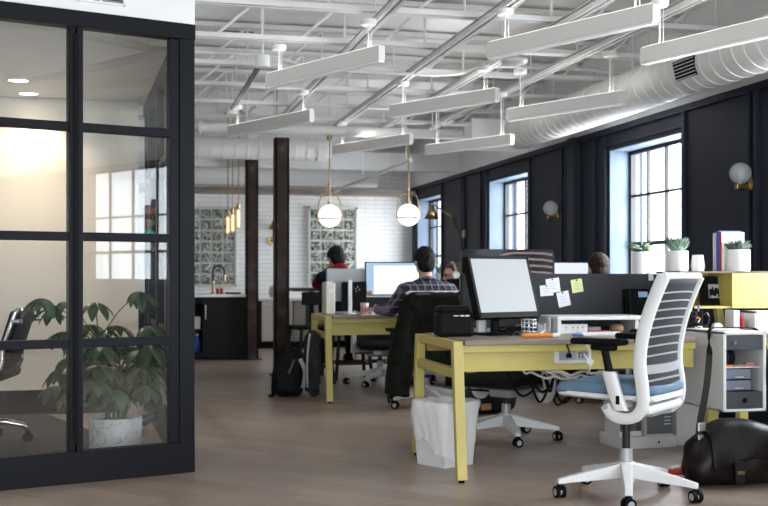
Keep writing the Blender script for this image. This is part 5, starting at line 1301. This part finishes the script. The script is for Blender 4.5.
    for s in (-1, 1):
        x = s*0.268; m = MB()
        m.loft([[(x+a*0.019, yb+b*0.032, z+dz) for a, b in ((-1, -0.7), (-0.6, -1), (0.6, -1), (1, -0.7), (1, 0.7), (0.6, 1), (-0.6, 1), (-1, 0.7))] for yb, z in ((-0.085, 0.452), (-0.055, 0.53), (-0.025, 0.63))])
        m.box((s*0.21, -0.07, 0.47+dz), (0.13, 0.05, 0.03), bevel=0.01); ar = m.build('armrest', 'white_plastic', t, smooth='auto')
        MB().cyl((x, -0.03, 0.61+dz), (x, 0.0, 0.745+dz), 0.019, n=14).box((x, 0.0, 0.742+dz), (0.055, 0.12, 0.03), bevel=0.01).build('arm_post', 'black_plastic', ar, smooth='auto')
        MB().box((x, 0.025, 0.768+dz), (0.085, 0.265, 0.030), bevel=0.012, seg=3).build('arm_pad', 'black_plastic', ar, smooth='auto')
        MB().box((x+s*0.0195, -0.075, 0.50+dz), (0.004, 0.018, 0.04), bevel=0.001).build('button', 'black_plastic', ar)
    return t
make_chair('empty white task chair with blue seat in the foreground by the near desk', (2.37, 4.89, 0), 42)
low = make_chair('white-based task chair with dark seat standing half hidden under the near desk', (2.42, 6.76, 0), 131, -0.14, 'black_matte', 'dark_gray')
dup(low, 'task chair of the man in plaid, hung with a dark jacket', (2.40, 8.66, 0), R(3))
dup(low, 'empty task chair beyond the plaid man, at the far side of his desk', (2.42, 10.42, 0), R(172))
dup(low, 'task chair under the woman with white headphones', (3.31, 10.45, 0), R(90))
dup(low, 'empty white-based task chair half hidden behind the storage tower', (3.92, 7.35, 0), R(190))
dup(low, 'task chair under the brown-haired person behind the grey partition', (4.0, 8.64, 0), R(0))

# ================================================================ people
def ell(m, c, r, rot=None): m.sphere(c, 1.0, 20, 14, r, rot)
def person(label, loc, rz, hip=0.47, lean=8, headp=0, heady=0, L=None, Rr=None, shirt='plaid_flannel', hair='hair_dark', hairlen=0.0, knees=0.42, fz=0.0, scale=1.0, foot='black_plastic', voxel=0.0085, hs=1.0, hy=0.0):
    t = thing('person', label, 'person', loc, R(rz))
    S = scale; hipc = Vector((0, 0, hip+0.085)); up = Vector((0, math.sin(R(lean)), math.cos(R(lean)))); fw = Vector((0, math.cos(R(lean)), -math.sin(R(lean)))); X = Vector((1, 0, 0))
    def T(a, b, c): return hipc+X*a*S+fw*b*S+up*c*S
    neck = T(0, 0.0, 0.475); hr = Matrix.Rotation(R(heady), 3, 'Z') @ Matrix.Rotation(R(-headp), 3, 'X')
    hc = neck+up*0.06*S+hr @ Vector((0, 0.025, 0.125))*S
    def Hd(a, b, c): return hc+hr @ Vector((a, b, c))*S*hs
    hrot = hr.to_euler()
    sh = {s: T(s*0.185, -0.005, 0.425) for s in (-1, 1)}
    arms = {}
    for s, tgt in ((-1, L), (1, Rr)):
        el, ha = tgt; arms[s] = (sh[s], Vector(el), Vector(ha))
    kn = {s: Vector((s*0.12, knees, hip+0.055)) for s in (-1, 1)}; an = {s: Vector((s*0.13, knees+0.02, 0.085+fz)) for s in (-1, 1)}
    def torso(m, g):
        ell(m, hipc+Vector((0, 0, 0.0)), ((0.165+g)*S, (0.115+g)*S, (0.11+g)*S)); m.cap(T(0, 0.0, 0.05), T(0, 0.005, 0.25), (0.125+g)*S, (0.13+g)*S)
        ell(m, T(0, 0.0, 0.30), ((0.172+g)*S, (0.108+g)*S, (0.175+g)*S), up.to_track_quat('Z', 'Y').to_euler() if False else (R(-lean), 0, 0))
        m.cap(T(-0.155, -0.005, 0.415), T(0.155, -0.005, 0.415), (0.068+g)*S); m.cap(T(-0.06, -0.012, 0.445), T(0.06, -0.012, 0.445), (0.062+g)*S)
    def armp(m, g, s, upto=1.0):
        a, e, h = arms[s]; m.cap(a, e, (0.052+g)*S, (0.041+g)*S); w = e+(h-e)*upto; m.cap(e, w, (0.040+g)*S, (0.028+g+0.002)*S)
    m = MB(); torso(m, 0.0)
    m.cap(neck-up*0.03*S, hc-hr @ Vector((0, 0.02, 0.05))*S, 0.056*S, 0.052*S)
    ell(m, Hd(0, -0.012, 0.028), (0.076*S*hs, 0.095*S*hs, 0.088*S*hs), hrot); ell(m, Hd(0, 0.022, -0.045), (0.060*S*hs, 0.068*S*hs, 0.068*S*hs), hrot)
    m.cap(Hd(0, 0.082, 0.012), Hd(0, 0.102, -0.026), 0.009*S*hs, 0.014*S*hs, 10); ell(m, Hd(0, 0.066, -0.088), (0.03*S*hs, 0.024*S*hs, 0.022*S*hs), hrot)
    m.cap(Hd(-0.024, 0.084, -0.058), Hd(0.024, 0.084, -0.058), 0.008*S*hs, n=8)
    m.cap(Hd(-0.045, 0.072, 0.035), Hd(0.045, 0.072, 0.035), 0.012*S*hs, n=8)
    for s in (-1, 1): ell(m, Hd(s*0.078, -0.012, -0.010), (0.012*S*hs, 0.022*S*hs, 0.034*S*hs), hrot)
    for s in (-1, 1):
        armp(m, 0.0, s); a, e, h = arms[s]; d = (h-e).normalized(); side = d.cross(Vector((0, 0, 1))); side = side.normalized() if side.length > 0.1 else Vector((1, 0, 0)); nn = side.cross(d).normalized()
        pc = h+d*0.045*S
        for q in (-0.022, -0.008, 0.008, 0.022): m.cap(h+side*q*0.5*S, pc+side*q*S+d*0.035*S, 0.017*S, 0.0125*S, 10)
        for q, ln in ((-0.030, 0.030), (-0.010, 0.040), (0.010, 0.036), (0.030, 0.026)):
            b = pc+side*q*S+d*0.040*S; k1 = b+d*ln*S-nn*0.008*S; k2 = k1+d*ln*0.7*S-nn*0.020*S; m.cap(b, k1, 0.0095*S, 0.0088*S, 8); m.cap(k1, k2, 0.0088*S, 0.0075*S, 8)
        tb = h+d*0.02*S-side*s*0.022*S; m.cap(tb, tb+d*0.03*S-side*s*0.03*S-nn*0.006*S, 0.012*S, 0.010*S, 8); m.cap(tb+d*0.03*S-side*s*0.03*S-nn*0.006*S, tb+d*0.058*S-side*s*0.03*S-nn*0.015*S, 0.010*S, 0.008*S, 8)
    for s in (-1, 1):
        m.cap(hipc+Vector((s*0.085, 0.02, -0.01)), kn[s], 0.078*S, 0.056*S); m.cap(kn[s], an[s], 0.052*S, 0.036*S); m.cap(an[s], an[s]+Vector((0, 0.12, -0.045)), 0.034*S, 0.028*S)
    remesh(m, 'body', 'skin', t, voxel, 3)
    m = MB(); torso(m, 0.016)
    for s in (-1, 1): armp(m, 0.014, s, 0.80)
    m.cyl(T(0, -0.012, 0.45), T(0, -0.006, 0.515), 0.078*S, 0.062*S, 20)
    remesh(m, 'shirt', shirt, t, 0.012, 4, 0.012, 0.06)
    m = MB(); m.tube([T(0.066*math.cos(a), -0.006+0.066*math.sin(a), 0.505+0.012*math.sin(a)*-1) for a in [2*math.pi*i/24 for i in range(24)]], (0.030 if shirt == 'navy_cloth' else 0.017)*S, n=10, closed=True)
    cl = m.build('collar', 'red_cloth' if shirt == 'navy_cloth' else shirt, t, smooth=True)
    m = MB(); ell(m, hipc+Vector((0, 0, -0.01)), (0.182*S, 0.132*S, 0.105*S))
    for s in (-1, 1): m.cap(hipc+Vector((s*0.085, 0.02, -0.01)), kn[s], 0.090*S, 0.068*S); m.cap(kn[s], an[s]+Vector((0, 0, 0.03)), 0.066*S, 0.054*S)
    remesh(m, 'trousers', 'trouser', t, 0.013, 4)
    for s in (-1, 1):
        m = MB(); m.cap(an[s]+Vector((0, -0.03, -0.02)), an[s]+Vector((0, 0.02, -0.03)), 0.045*S, 0.045*S); m.cap(an[s]+Vector((0, 0.02, -0.04)), an[s]+Vector((0, 0.15, -0.055)), 0.043*S, 0.034*S); m.box(an[s]+Vector((0, 0.055, -0.078)), (0.085, 0.27, 0.014))
        remesh(m, 'shoe', foot, t, 0.009, 2)
    m = MB(); ell(m, Hd(0, -0.022+hy, 0.042), (0.092*S*hs, 0.106*S*hs, 0.094*S*hs), hrot); ell(m, Hd(0, -0.058+hy, -0.020), (0.082*S*hs, 0.060*S*hs, 0.090*S*hs), hrot); ell(m, Hd(0, 0.048+hy, 0.092), (0.058*S*hs, 0.046*S*hs, 0.034*S*hs), hrot)
    for s in (-1, 1): ell(m, Hd(s*0.066, -0.022+hy, 0.035), (0.022*S*hs, 0.05*S*hs, 0.05*S*hs), hrot)
    if hairlen:
        ell(m, Hd(0, -0.085+hy, -0.045), (0.075*S*hs, 0.05*S*hs, 0.09*S*hs), hrot); m.cap(Hd(0, -0.11+hy, -0.02), Hd(0, -0.14+hy, -0.02-hairlen), 0.035*S*hs, 0.02*S*hs)
    remesh(m, 'hair', hair, t, 0.008, 2, 0.014, 0.022)
    for s in (-1, 1): MB().sphere(Hd(s*0.031, 0.078, 0.008), 0.0115*S, 12, 8).build('eye', 'hair_dark', t, smooth=True)
    return t, Hd

# man in plaid: left hand resting on the desk, right hand forward
def toloc(p, loc, rz):
    v = Vector(p)-Vector(loc); return tuple(Matrix.Rotation(-R(rz), 3, 'Z') @ v)
PL, PR = (2.455, 8.74, 0), 6
p1, H1 = person('man in a plaid shirt seen from behind, working at a wide monitor', PL, PR, 0.405, 9, 8, 0,
       (toloc((2.17, 8.93, 0.785), PL, PR), toloc((2.075, 9.10, 0.785), PL, PR)), (toloc((2.80, 8.96, 0.78), PL, PR), toloc((2.62, 9.22, 0.785), PL, PR)), foot='brown_leather', scale=1.08, hs=0.90)
ML, MR = (2.205, 11.00, 0), 4
p2, H2 = person('man in a red and navy jacket bent over the high table, head on hand', ML, MR, 0.605, 37, 26, 8,
       (toloc((1.97, 11.46, 0.985), ML, MR), toloc((2.12, 11.50, 1.14), ML, MR)), (toloc((2.55, 11.50, 0.985), ML, MR), toloc((2.33, 11.68, 0.985), ML, MR)), shirt='navy_cloth', hair='hair_dark', knees=0.34, fz=0.17, scale=1.06, hs=0.96)
# red sleeves over the navy body
m = MB()
for a, b in ((toloc((1.97, 11.46, 0.985), ML, MR), toloc((2.112, 11.495, 1.125), ML, MR)),): m.cap(a, b, 0.060, 0.048)
a = Vector(toloc((1.97, 11.46, 0.985), ML, MR)); shd = Vector((-0.185, 0.26, 1.05)); m.cap(shd.lerp(a, 0.35), a, 0.072, 0.062)
remesh(m, 'sleeve', 'red_cloth', p2, 0.011, 3, 0.01, 0.05)
WL, WR = (3.31, 10.45, 0), 90
p3, H3 = person('woman with white headphones facing left behind the plaid man', WL, WR, 0.395, 12, 8, 0,
       (toloc((3.00, 10.20, 0.66), WL, WR), toloc((2.86, 10.36, 0.66), WL, WR)), (toloc((2.98, 10.72, 0.66), WL, WR), toloc((2.84, 10.55, 0.66), WL, WR)), shirt='teal_cloth', hair='hair_auburn', hairlen=0.16, scale=0.93, hy=-0.035)
hp = thing('headphones', 'white over-ear headphones on the woman facing left', 'headphones', WL, R(WR))
for s in (-1, 1): MB().cyl(H3(s*0.082, -0.015, 0.0), H3(s*0.112, -0.015, 0.0), 0.042, 0.036, n=20).build('ear_cup', 'white_plastic', hp, smooth='auto')
MB().tube([H3(0.104*math.cos(a), -0.018, 0.02+0.118*math.sin(a)) for a in [math.pi*i/20 for i in range(21)]], 0.011, n=8).build('headband', 'silver_paint', hp, smooth=True)
BL, BR = (4.0, 8.70, 0), -2
person('brown-haired person behind the grey partition, seen from behind', BL, BR, 0.405, 9, 4, 0,
       (toloc((3.62, 8.92, 0.775), BL, BR), toloc((3.74, 9.16, 0.78), BL, BR)), (toloc((4.12, 8.92, 0.775), BL, BR), toloc((4.02, 9.16, 0.78), BL, BR)), shirt='trouser', hair='hair_brown')

# jacket over the plaid man's chair
m = MB(); j = thing('jacket', 'dark olive jacket draped over the chair of the man in plaid', 'jacket', (2.40, 8.66, -0.045), R(3))
m.box((0.0, -0.295, 0.80), (0.52, 0.05, 0.33), rot=(R(12), 0, 0)); m.box((0.0, -0.235, 0.56), (0.50, 0.05, 0.40), rot=(R(-4), 0, 0)); m.cap((-0.22, -0.315, 0.965), (0.22, -0.315, 0.965), 0.03)
m.box((-0.27, -0.24, 0.47), (0.17, 0.07, 0.56), rot=(0, R(9), 0)); m.box((0.18, -0.24, 0.42), (0.18, 0.06, 0.40)); m.box((-0.31, -0.25, 0.34), (0.20, 0.085, 0.36), rot=(0, R(7), 0))
m.cap((-0.245, -0.29, 0.92), (-0.33, -0.24, 0.46), 0.052, 0.075); m.cap((0.25, -0.28, 0.92), (0.28, -0.22, 0.50), 0.062, 0.06); m.cap((0.20, -0.30, 0.955), (0.26, -0.24, 0.90), 0.05, 0.055)
remesh(m, 'shell', 'jacket', j, 0.013, 7, 0.03, 0.11)
m = MB(); m.box((0.19, -0.335, 0.925), (0.05, 0.02, 0.085), rot=(R(14), R(-18), 0), bevel=0.008).box((-0.14, -0.347, 0.975), (0.12, 0.02, 0.016), bevel=0.005).build('lining', 'jacket_lining', j)
m = MB()
for z in (0.36, 0.46, 0.58): m.cyl((-0.18, -0.285, z), (-0.18, -0.297, z), 0.008, n=10)
m.build('snap_button', 'silver', j)

# ================================================================ far desk things
t = thing('storage_box', 'tall cream upright box with a round pale emblem on the plaid man\'s desk', 'box', (1.735, 9.50, DZ))
MB().box((0, 0, 0.14), (0.085, 0.20, 0.28), bevel=0.01).build('body', 'light_box', t)
MB().box((0, 0, 0.284), (0.05, 0.10, 0.008), bevel=0.002).build('lid', 'white_plastic', t)
MB().cyl((0.005, -0.1005, 0.205), (0.005, -0.103, 0.205), 0.020, n=20).build('emblem', 'paper', t)
t = thing('monitor', 'silver-backed monitor beside the cream box on the plaid man\'s desk', 'monitor', (1.94, 9.72, DZ), 0)
MB().box((0, 0, 0.255), (0.37, 0.03, 0.30), bevel=0.012).build('housing', 'silver_paint', t)
MB().box((0, 0.0165, 0.255), (0.34, 0.003, 0.27)).build('screen', 'black_gloss', t)
MB().bar((0, -0.025, 0.0), (0, -0.02, 0.25), 0.07, 0.012).box((0, 0.0, 0.005), (0.2, 0.11, 0.01), bevel=0.004).build('stand', 'silver_paint', t)
t = thing('monitor', 'small black monitor on a white post in front of the silver-backed one', 'monitor', (1.96, 9.47, DZ), R(4))
MB().box((0, 0, 0.155), (0.235, 0.03, 0.26), bevel=0.012).build('housing', 'black_plastic', t)
MB().box((0, 0.0165, 0.155), (0.21, 0.003, 0.23)).build('screen', 'black_gloss', t)
MB().box((-0.045, -0.027, 0.15), (0.035, 0.02, 0.30), bevel=0.004).cyl((-0.045, -0.02, 0), (-0.045, -0.02, 0.01), 0.055, n=20).build('stand', 'white_plastic', t)
m = MB()
for x, z in ((0.03, 0.24), (0.018, 0.20), (0.045, 0.215), (0.012, 0.225)): m.box((x, -0.0155, z), (0.008, 0.002, 0.008))
m.build('sticker', 'cream', t)
t = monitor('monitor', 'wide monitor with a bright white window before the man in plaid', (2.345, 9.50, DZ), 0, 0.555, 0.325, 0.138, 'black_gloss', depth=0.025, bezel=0.009, screen='screen_blue')
MB().box((0.022, -0.003, 0.138+0.165), (0.44, 0.002, 0.255)).build('window_page', 'screen_white', t)
MB().box((-0.24, -0.003, 0.138+0.045), (0.05, 0.0015, 0.04)).box((-0.09, -0.003, 0.138+0.024), (0.32, 0.0015, 0.016)).build('wallpaper_hill', 'tan', t)
t = thing('striped_cup', 'red and white striped cup beside the hand of the man in plaid', 'cup', (2.015, 9.28, DZ))
m = MB(); m.lathe([(0, 0), (0.030, 0), (0.038, 0.10), (0.035, 0.10), (0.028, 0.006), (0, 0.006)], n=24, caps=False); m.build('body', 'white_plastic', t, smooth='auto')
m = MB()
for k in range(8):
    a = 2*math.pi*k/8; m.box((0.0345*math.cos(a), 0.0345*math.sin(a), 0.05), (0.002, 0.013, 0.092), rot=(0, R(5.0), a) if False else (0, 0, a))
m.build('stripe', 'red', t)
t = thing('desk_dock', 'white low dock with a round knob under the plaid man\'s monitor', 'dock', (2.20, 9.40, DZ))
MB().box((0, 0, 0.035), (0.24, 0.05, 0.03), bevel=0.008).box((-0.09, 0, 0.01), (0.02, 0.04, 0.02)).box((0.09, 0, 0.01), (0.02, 0.04, 0.02)).build('body', 'white_plastic', t)
MB().sphere((-0.05, 0, 0.065), 0.024, 16, 10, (1, 1, 0.8)).build('knob', 'white_plastic', t, smooth=True)
o = MB().box((2.02, 9.16, DZ+0.002), (0.12, 0.18, 0.003), rot=(0, 0, R(-14))).build('paper_sheet', 'paper'); tag(o, 'white sheet of paper under the left hand of the man in plaid', 'paper')
t = monitor('monitor', 'monitor with a pale lilac screen before the brown-haired person', (3.99, 9.50, DZ), 0, 0.47, 0.29, 0.178, 'black_plastic', depth=0.025, bezel=0.01, stand='post', screen='screen_lilac')
t = thing('monitor', 'dark monitor back with a white post between the plaid man and the woman', 'monitor', (3.02, 9.62, DZ), R(-8))
MB().box((0, 0, 0.19), (0.30, 0.03, 0.24), bevel=0.01).build('housing', 'black_plastic', t)
MB().box((0, 0.0165, 0.19), (0.27, 0.003, 0.21)).build('screen', 'black_gloss', t)
MB().box((-0.02, -0.027, 0.16), (0.026, 0.02, 0.32), bevel=0.004).cyl((-0.02, -0.02, 0), (-0.02, -0.02, 0.01), 0.07, n=20).build('stand', 'white_plastic', t)
t = thing('window_plant', 'small green plant on the sill of the farthest window', 'potted plant', (4.46, 15.3, OZ0+0.021))
MB().lathe([(0, 0), (0.06, 0), (0.08, 0.10), (0.07, 0.10), (0.055, 0.02), (0, 0.02)], n=20, caps=False).build('pot', 'white_plastic', t, smooth='auto')
m = MB()
for k in range(40):
    a = random.uniform(0, 6.28); p = Vector((0, 0, 0.06)); d = Vector((math.cos(a)*0.5, math.sin(a)*0.5, 1)).normalized(); L = random.uniform(0.10, 0.26); m.tube([p, p+d*L*0.5, p+d*L], 0.01, n=5, rs=[0.003, 0.016, 0.002])
m.build('leaves', 'leaf_sage', t, smooth=True)

# backpack, coat
t = thing('backpack', 'black and grey backpack slumped on the floor beside the nearer rusty column', 'backpack', (1.405, 9.63, 0), R(-12))
m = MB(); m.cap((0, 0, 0.13), (0.04, 0.02, 0.32), 0.125, 0.105); m.box((-0.01, 0, 0.10), (0.26, 0.20, 0.20), bevel=0.05); ell(m, (-0.02, -0.09, 0.14), (0.11, 0.05, 0.12))
remesh(m, 'body', 'black_matte', t, 0.012, 5, 0.02, 0.08)
MB().box((-0.015, -0.142, 0.13), (0.16, 0.02, 0.13), rot=(R(-6), R(8), 0), bevel=0.01).build('front_pocket', 'trouser', t)
MB().ribbon(smooth_path([(-0.09, -0.11, 0.33), (-0.12, -0.14, 0.25), (-0.135, -0.13, 0.12), (-0.14, -0.10, 0.02), (-0.18, -0.10, 0.012)]), 0.035, 0.01, (1, 0.3, 0)).build('strap', 'black_plastic', t, smooth='auto')
MB().ribbon(smooth_path([(0.10, -0.11, 0.34), (0.145, -0.12, 0.22), (0.125, -0.11, 0.08)]), 0.035, 0.01, (1, 0.3, 0)).build('strap', 'silver_paint', t, smooth='auto')
MB().tube(smooth_path([(0.0, 0.02, 0.41), (0.03, 0.02, 0.47), (0.08, 0.02, 0.42)]), 0.010, n=8).build('handle', 'black_plastic', t, smooth=True)
MB().box((0.02, -0.128, 0.26), (0.02, 0.01, 0.16), rot=(R(8), R(22), 0), bevel=0.003).build('leather_trim', 'brown_leather', t)
t = thing('coat', 'grey coat hanging from the left end of the plaid man\'s desk', 'coat', (1.585, 9.40, 0))
m = MB(); m.box((0, 0.0, 0.36), (0.05, 0.42, 0.40)); m.box((-0.01, 0.03, 0.20), (0.075, 0.36, 0.30)); m.cap((-0.02, -0.17, 0.52), (-0.025, -0.15, 0.07), 0.04, 0.048); m.cap((-0.02, 0.15, 0.52), (-0.03, 0.17, 0.10), 0.04, 0.05); m.cap((0, -0.17, 0.555), (0, 0.17, 0.57), 0.025)
remesh(m, 'shell', 'gray_cloth', t, 0.012, 4, 0.03, 0.06)
MB().ribbon(smooth_path([(-0.045, -0.06, 0.57), (-0.065, -0.07, 0.42), (-0.07, -0.06, 0.22), (-0.065, -0.07, 0.10)]), 0.045, 0.012, (0, 1, 0)).build('front_band', 'silver_paint', t, smooth='auto')
t = thing('floor_bag', 'black floor bag with an orange patch lying beyond the near desk', 'bag', (2.72, 8.05, 0), R(10))
m = MB(); m.cap((-0.16, 0, 0.10), (0.18, 0.02, 0.09), 0.10, 0.09); ell(m, (0.0, 0.0, 0.13), (0.16, 0.11, 0.09))
remesh(m, 'body', 'black_matte', t, 0.012, 4, 0.025, 0.07)
MB().box((-0.06, -0.10, 0.065), (0.09, 0.02, 0.05), rot=(R(-12), 0, 0), bevel=0.006).build('patch', 'amber', t)
MB().tube(smooth_path([(-0.12, -0.02, 0.19), (-0.03, -0.06, 0.25), (0.09, -0.04, 0.20)]), 0.010, n=8).build('handle', 'black_plastic', t, smooth=True)

# ================================================================ inside the glazed office
t = thing('potted_tree', 'leafy umbrella plant in a marbled white pot behind the office glass', 'potted plant', (-0.075, 6.88, 0.0))
MB().lathe([(0, 0.0), (0.148, 0.0), (0.156, 0.012), (0.160, 0.205), (0.150, 0.21), (0.145, 0.20), (0.145, 0.05), (0, 0.05)], n=48, caps=False).build('pot', 'marbled_pot', t, smooth='auto')
MB().cyl((0, 0, 0.1), (0, 0, 0.185), 0.146, n=32).build('soil', 'soil', t)
rs = random.Random(11); stems = MB(); fol = MB()
def leaflet(m, p, d, L, w):
    side = d.cross(Vector((0, 0, 1)));
    if side.length < 0.05: side = Vector((1, 0, 0))
    side.normalize(); rows = []; q = p.copy(); dd = d.copy(); n = 7
    for i in range(n):
        u = i/(n-1); ww = w*math.sin(math.pi*min(1, (u*0.93+0.05)))**0.8; nn = side.cross(dd).normalized()
        rows.append([m.bm.verts.new(q-side*ww-nn*ww*-0.25), m.bm.verts.new(q), m.bm.verts.new(q+side*ww-nn*ww*-0.25)])
        dd = (dd+Vector((0, 0, -0.20))).normalized(); q = q+dd*L/(n-1)
    for A, B in zip(rows, rows[1:]):
        m.bm.faces.new((A[0], A[1], B[1], B[0])); m.bm.faces.new((A[1], A[2], B[2], B[1]))
trunks = []
for k in range(6):
    a = k*1.05+0.3; b0 = Vector((0.05*math.cos(a), 0.05*math.sin(a), 0.18)); top = Vector((0.11*math.cos(a), 0.11*math.sin(a), 0.42+0.09*(k % 4))); trunks.append((b0, top)); stems.tube([b0, b0.lerp(top, 0.5)+Vector((0.01, 0, 0)), top], 0.009, n=8)
for k in range(74):
    b0, top = trunks[k % 6]; a = k*2.399+rs.uniform(-0.3, 0.3); u = rs.uniform(0.3, 1.0); base = b0.lerp(top, u)
    rad = rs.uniform(0.14, 0.33); hz = rs.uniform(-0.02, 0.20)+(0.10 if u > 0.85 else 0)
    if k in (7, 19, 33): rad = 0.38
    tip = base+Vector((math.cos(a)*rad, math.sin(a)*rad*0.92, hz)); tip.x = min(tip.x, 0.20); tip.y = max(tip.y, -0.40); tip.z = max(tip.z, 0.40)
    mid = base.lerp(tip, 0.5)+Vector((0, 0, 0.03)); stems.tube([base, mid, tip], 0.0038, n=6)
    nl = 7; od = Vector((math.cos(a), math.sin(a), 0))
    for i in range(nl):
        b = a+(i-3)*0.78+rs.uniform(-0.1, 0.1); L = rs.uniform(0.125, 0.195)*(1 if abs(i-3) < 3 else 0.75)
        leaflet(fol, tip, Vector((math.cos(b), math.sin(b), rs.uniform(-0.35, 0.05))).normalized(), L, L*0.19)
stems.build('stem', 'stem', t, smooth=True); fol.build('foliage', 'leaf', t, smooth=True)

t = thing('office_chair', 'black padded office chair with chrome frame inside the glazed office', 'chair', (-0.93, 7.36, -0.0), R(82))
m = MB()
for k in range(5):
    a = R(-8+72*k); d = Vector((math.cos(a), math.sin(a), 0)); m.tube([d*0.03+Vector((0, 0, 0.13)), d*0.16+Vector((0, 0, 0.135)), d*0.27+Vector((0, 0, 0.11)), d*0.30+Vector((0, 0, 0.07))], 0.02, n=10, rs=[0.026, 0.022, 0.019, 0.017])
m.cyl((0, 0, 0.09), (0, 0, 0.2), 0.035, n=16); m.build('base', 'chrome', t, smooth=True)
for k in range(5):
    a = R(-8+72*k); m = MB(); caster(m, 0.30*math.cos(a), 0.30*math.sin(a), a+R(40*k)); m.build('caster', 'black_plastic', t, smooth='auto')
MB().cyl((0, 0, 0.18), (0, 0, 0.42), 0.022, n=14).build('gas_lift', 'chrome', t, smooth='auto')
MB().box((0, 0.02, 0.455), (0.48, 0.47, 0.08), bevel=0.035, seg=3).build('seat', 'black_plastic', t, smooth='auto')
MB().box((0, -0.225, 0.675), (0.44, 0.07, 0.38), rot=(R(17), 0, 0), bevel=0.03, seg=3).build('backrest', 'black_plastic', t, smooth='auto')
for s in (-1, 1): MB().tube(smooth_path([(s*0.245, 0.16, 0.44), (s*0.255, 0.02, 0.405), (s*0.26, -0.12, 0.42), (s*0.26, -0.20, 0.50), (s*0.255, -0.215, 0.62), (s*0.25, -0.25, 0.74), (s*0.235, -0.29, 0.86)]), 0.013, n=10).cyl((s*0.26, -0.27, 0.79), (s*0.26, -0.33, 0.79), 0.016, n=12).build('side_frame', 'chrome', t, smooth=True)
MB().tube([(-0.235, -0.29, 0.86), (0.235, -0.29, 0.86)], 0.013, n=10).build('top_rail', 'chrome', t, smooth=True)

t = thing('rolling_base', 'low black rolling base with amber casters beyond the office plant', 'rolling base', (0.19, 7.62, 0))
m = MB()
for k in range(4):
    a = R(155+90*k); m.bar((0, 0, 0.115), (0.20*math.cos(a), 0.20*math.sin(a), 0.085), 0.032, 0.028) if k not in (2, 3) else m.bar((0, 0, 0.115), (0.05*math.cos(a), 0.05*math.sin(a), 0.11), 0.032, 0.028)
m.cyl((0, 0, 0.08), (0, 0, 0.15), 0.035, n=14); m.build('leg_base', 'black_plastic', t)
for k in range(4):
    a = R(155+90*k); q = 0.19 if k not in (2, 3) else 0.05; x, y = q*math.cos(a), q*math.sin(a)
    MB().cyl((x, y-0.012, 0.03), (x, y+0.012, 0.03), 0.03, n=18).cyl((x, y, 0.03), (x, y, 0.09), 0.008, n=8).build('caster', 'amber', t, smooth='auto')

# ================================================================ the street seen reflected in the office glass
t = thing('traffic_light', 'black traffic light on a pole outside the windows', 'traffic light', (8.65, -5.75, -0.12))
MB().cyl((0, 0, 0), (0, 0, 2.6), 0.05, n=14).build('pole', 'dark_gray', t)
MB().box((-0.12, 0.1, 2.15), (0.20, 0.22, 0.66), rot=(0, 0, R(-30)), bevel=0.03).build('housing', 'black_plastic', t)
for z, mm in ((2.36, 'lamp_red'), (2.15, 'tan'), (1.94, 'lamp_green')):
    MB().cyl((-0.18, 0.17, z), (-0.23, 0.22, z), 0.075, n=20).build('lens', mm, t)
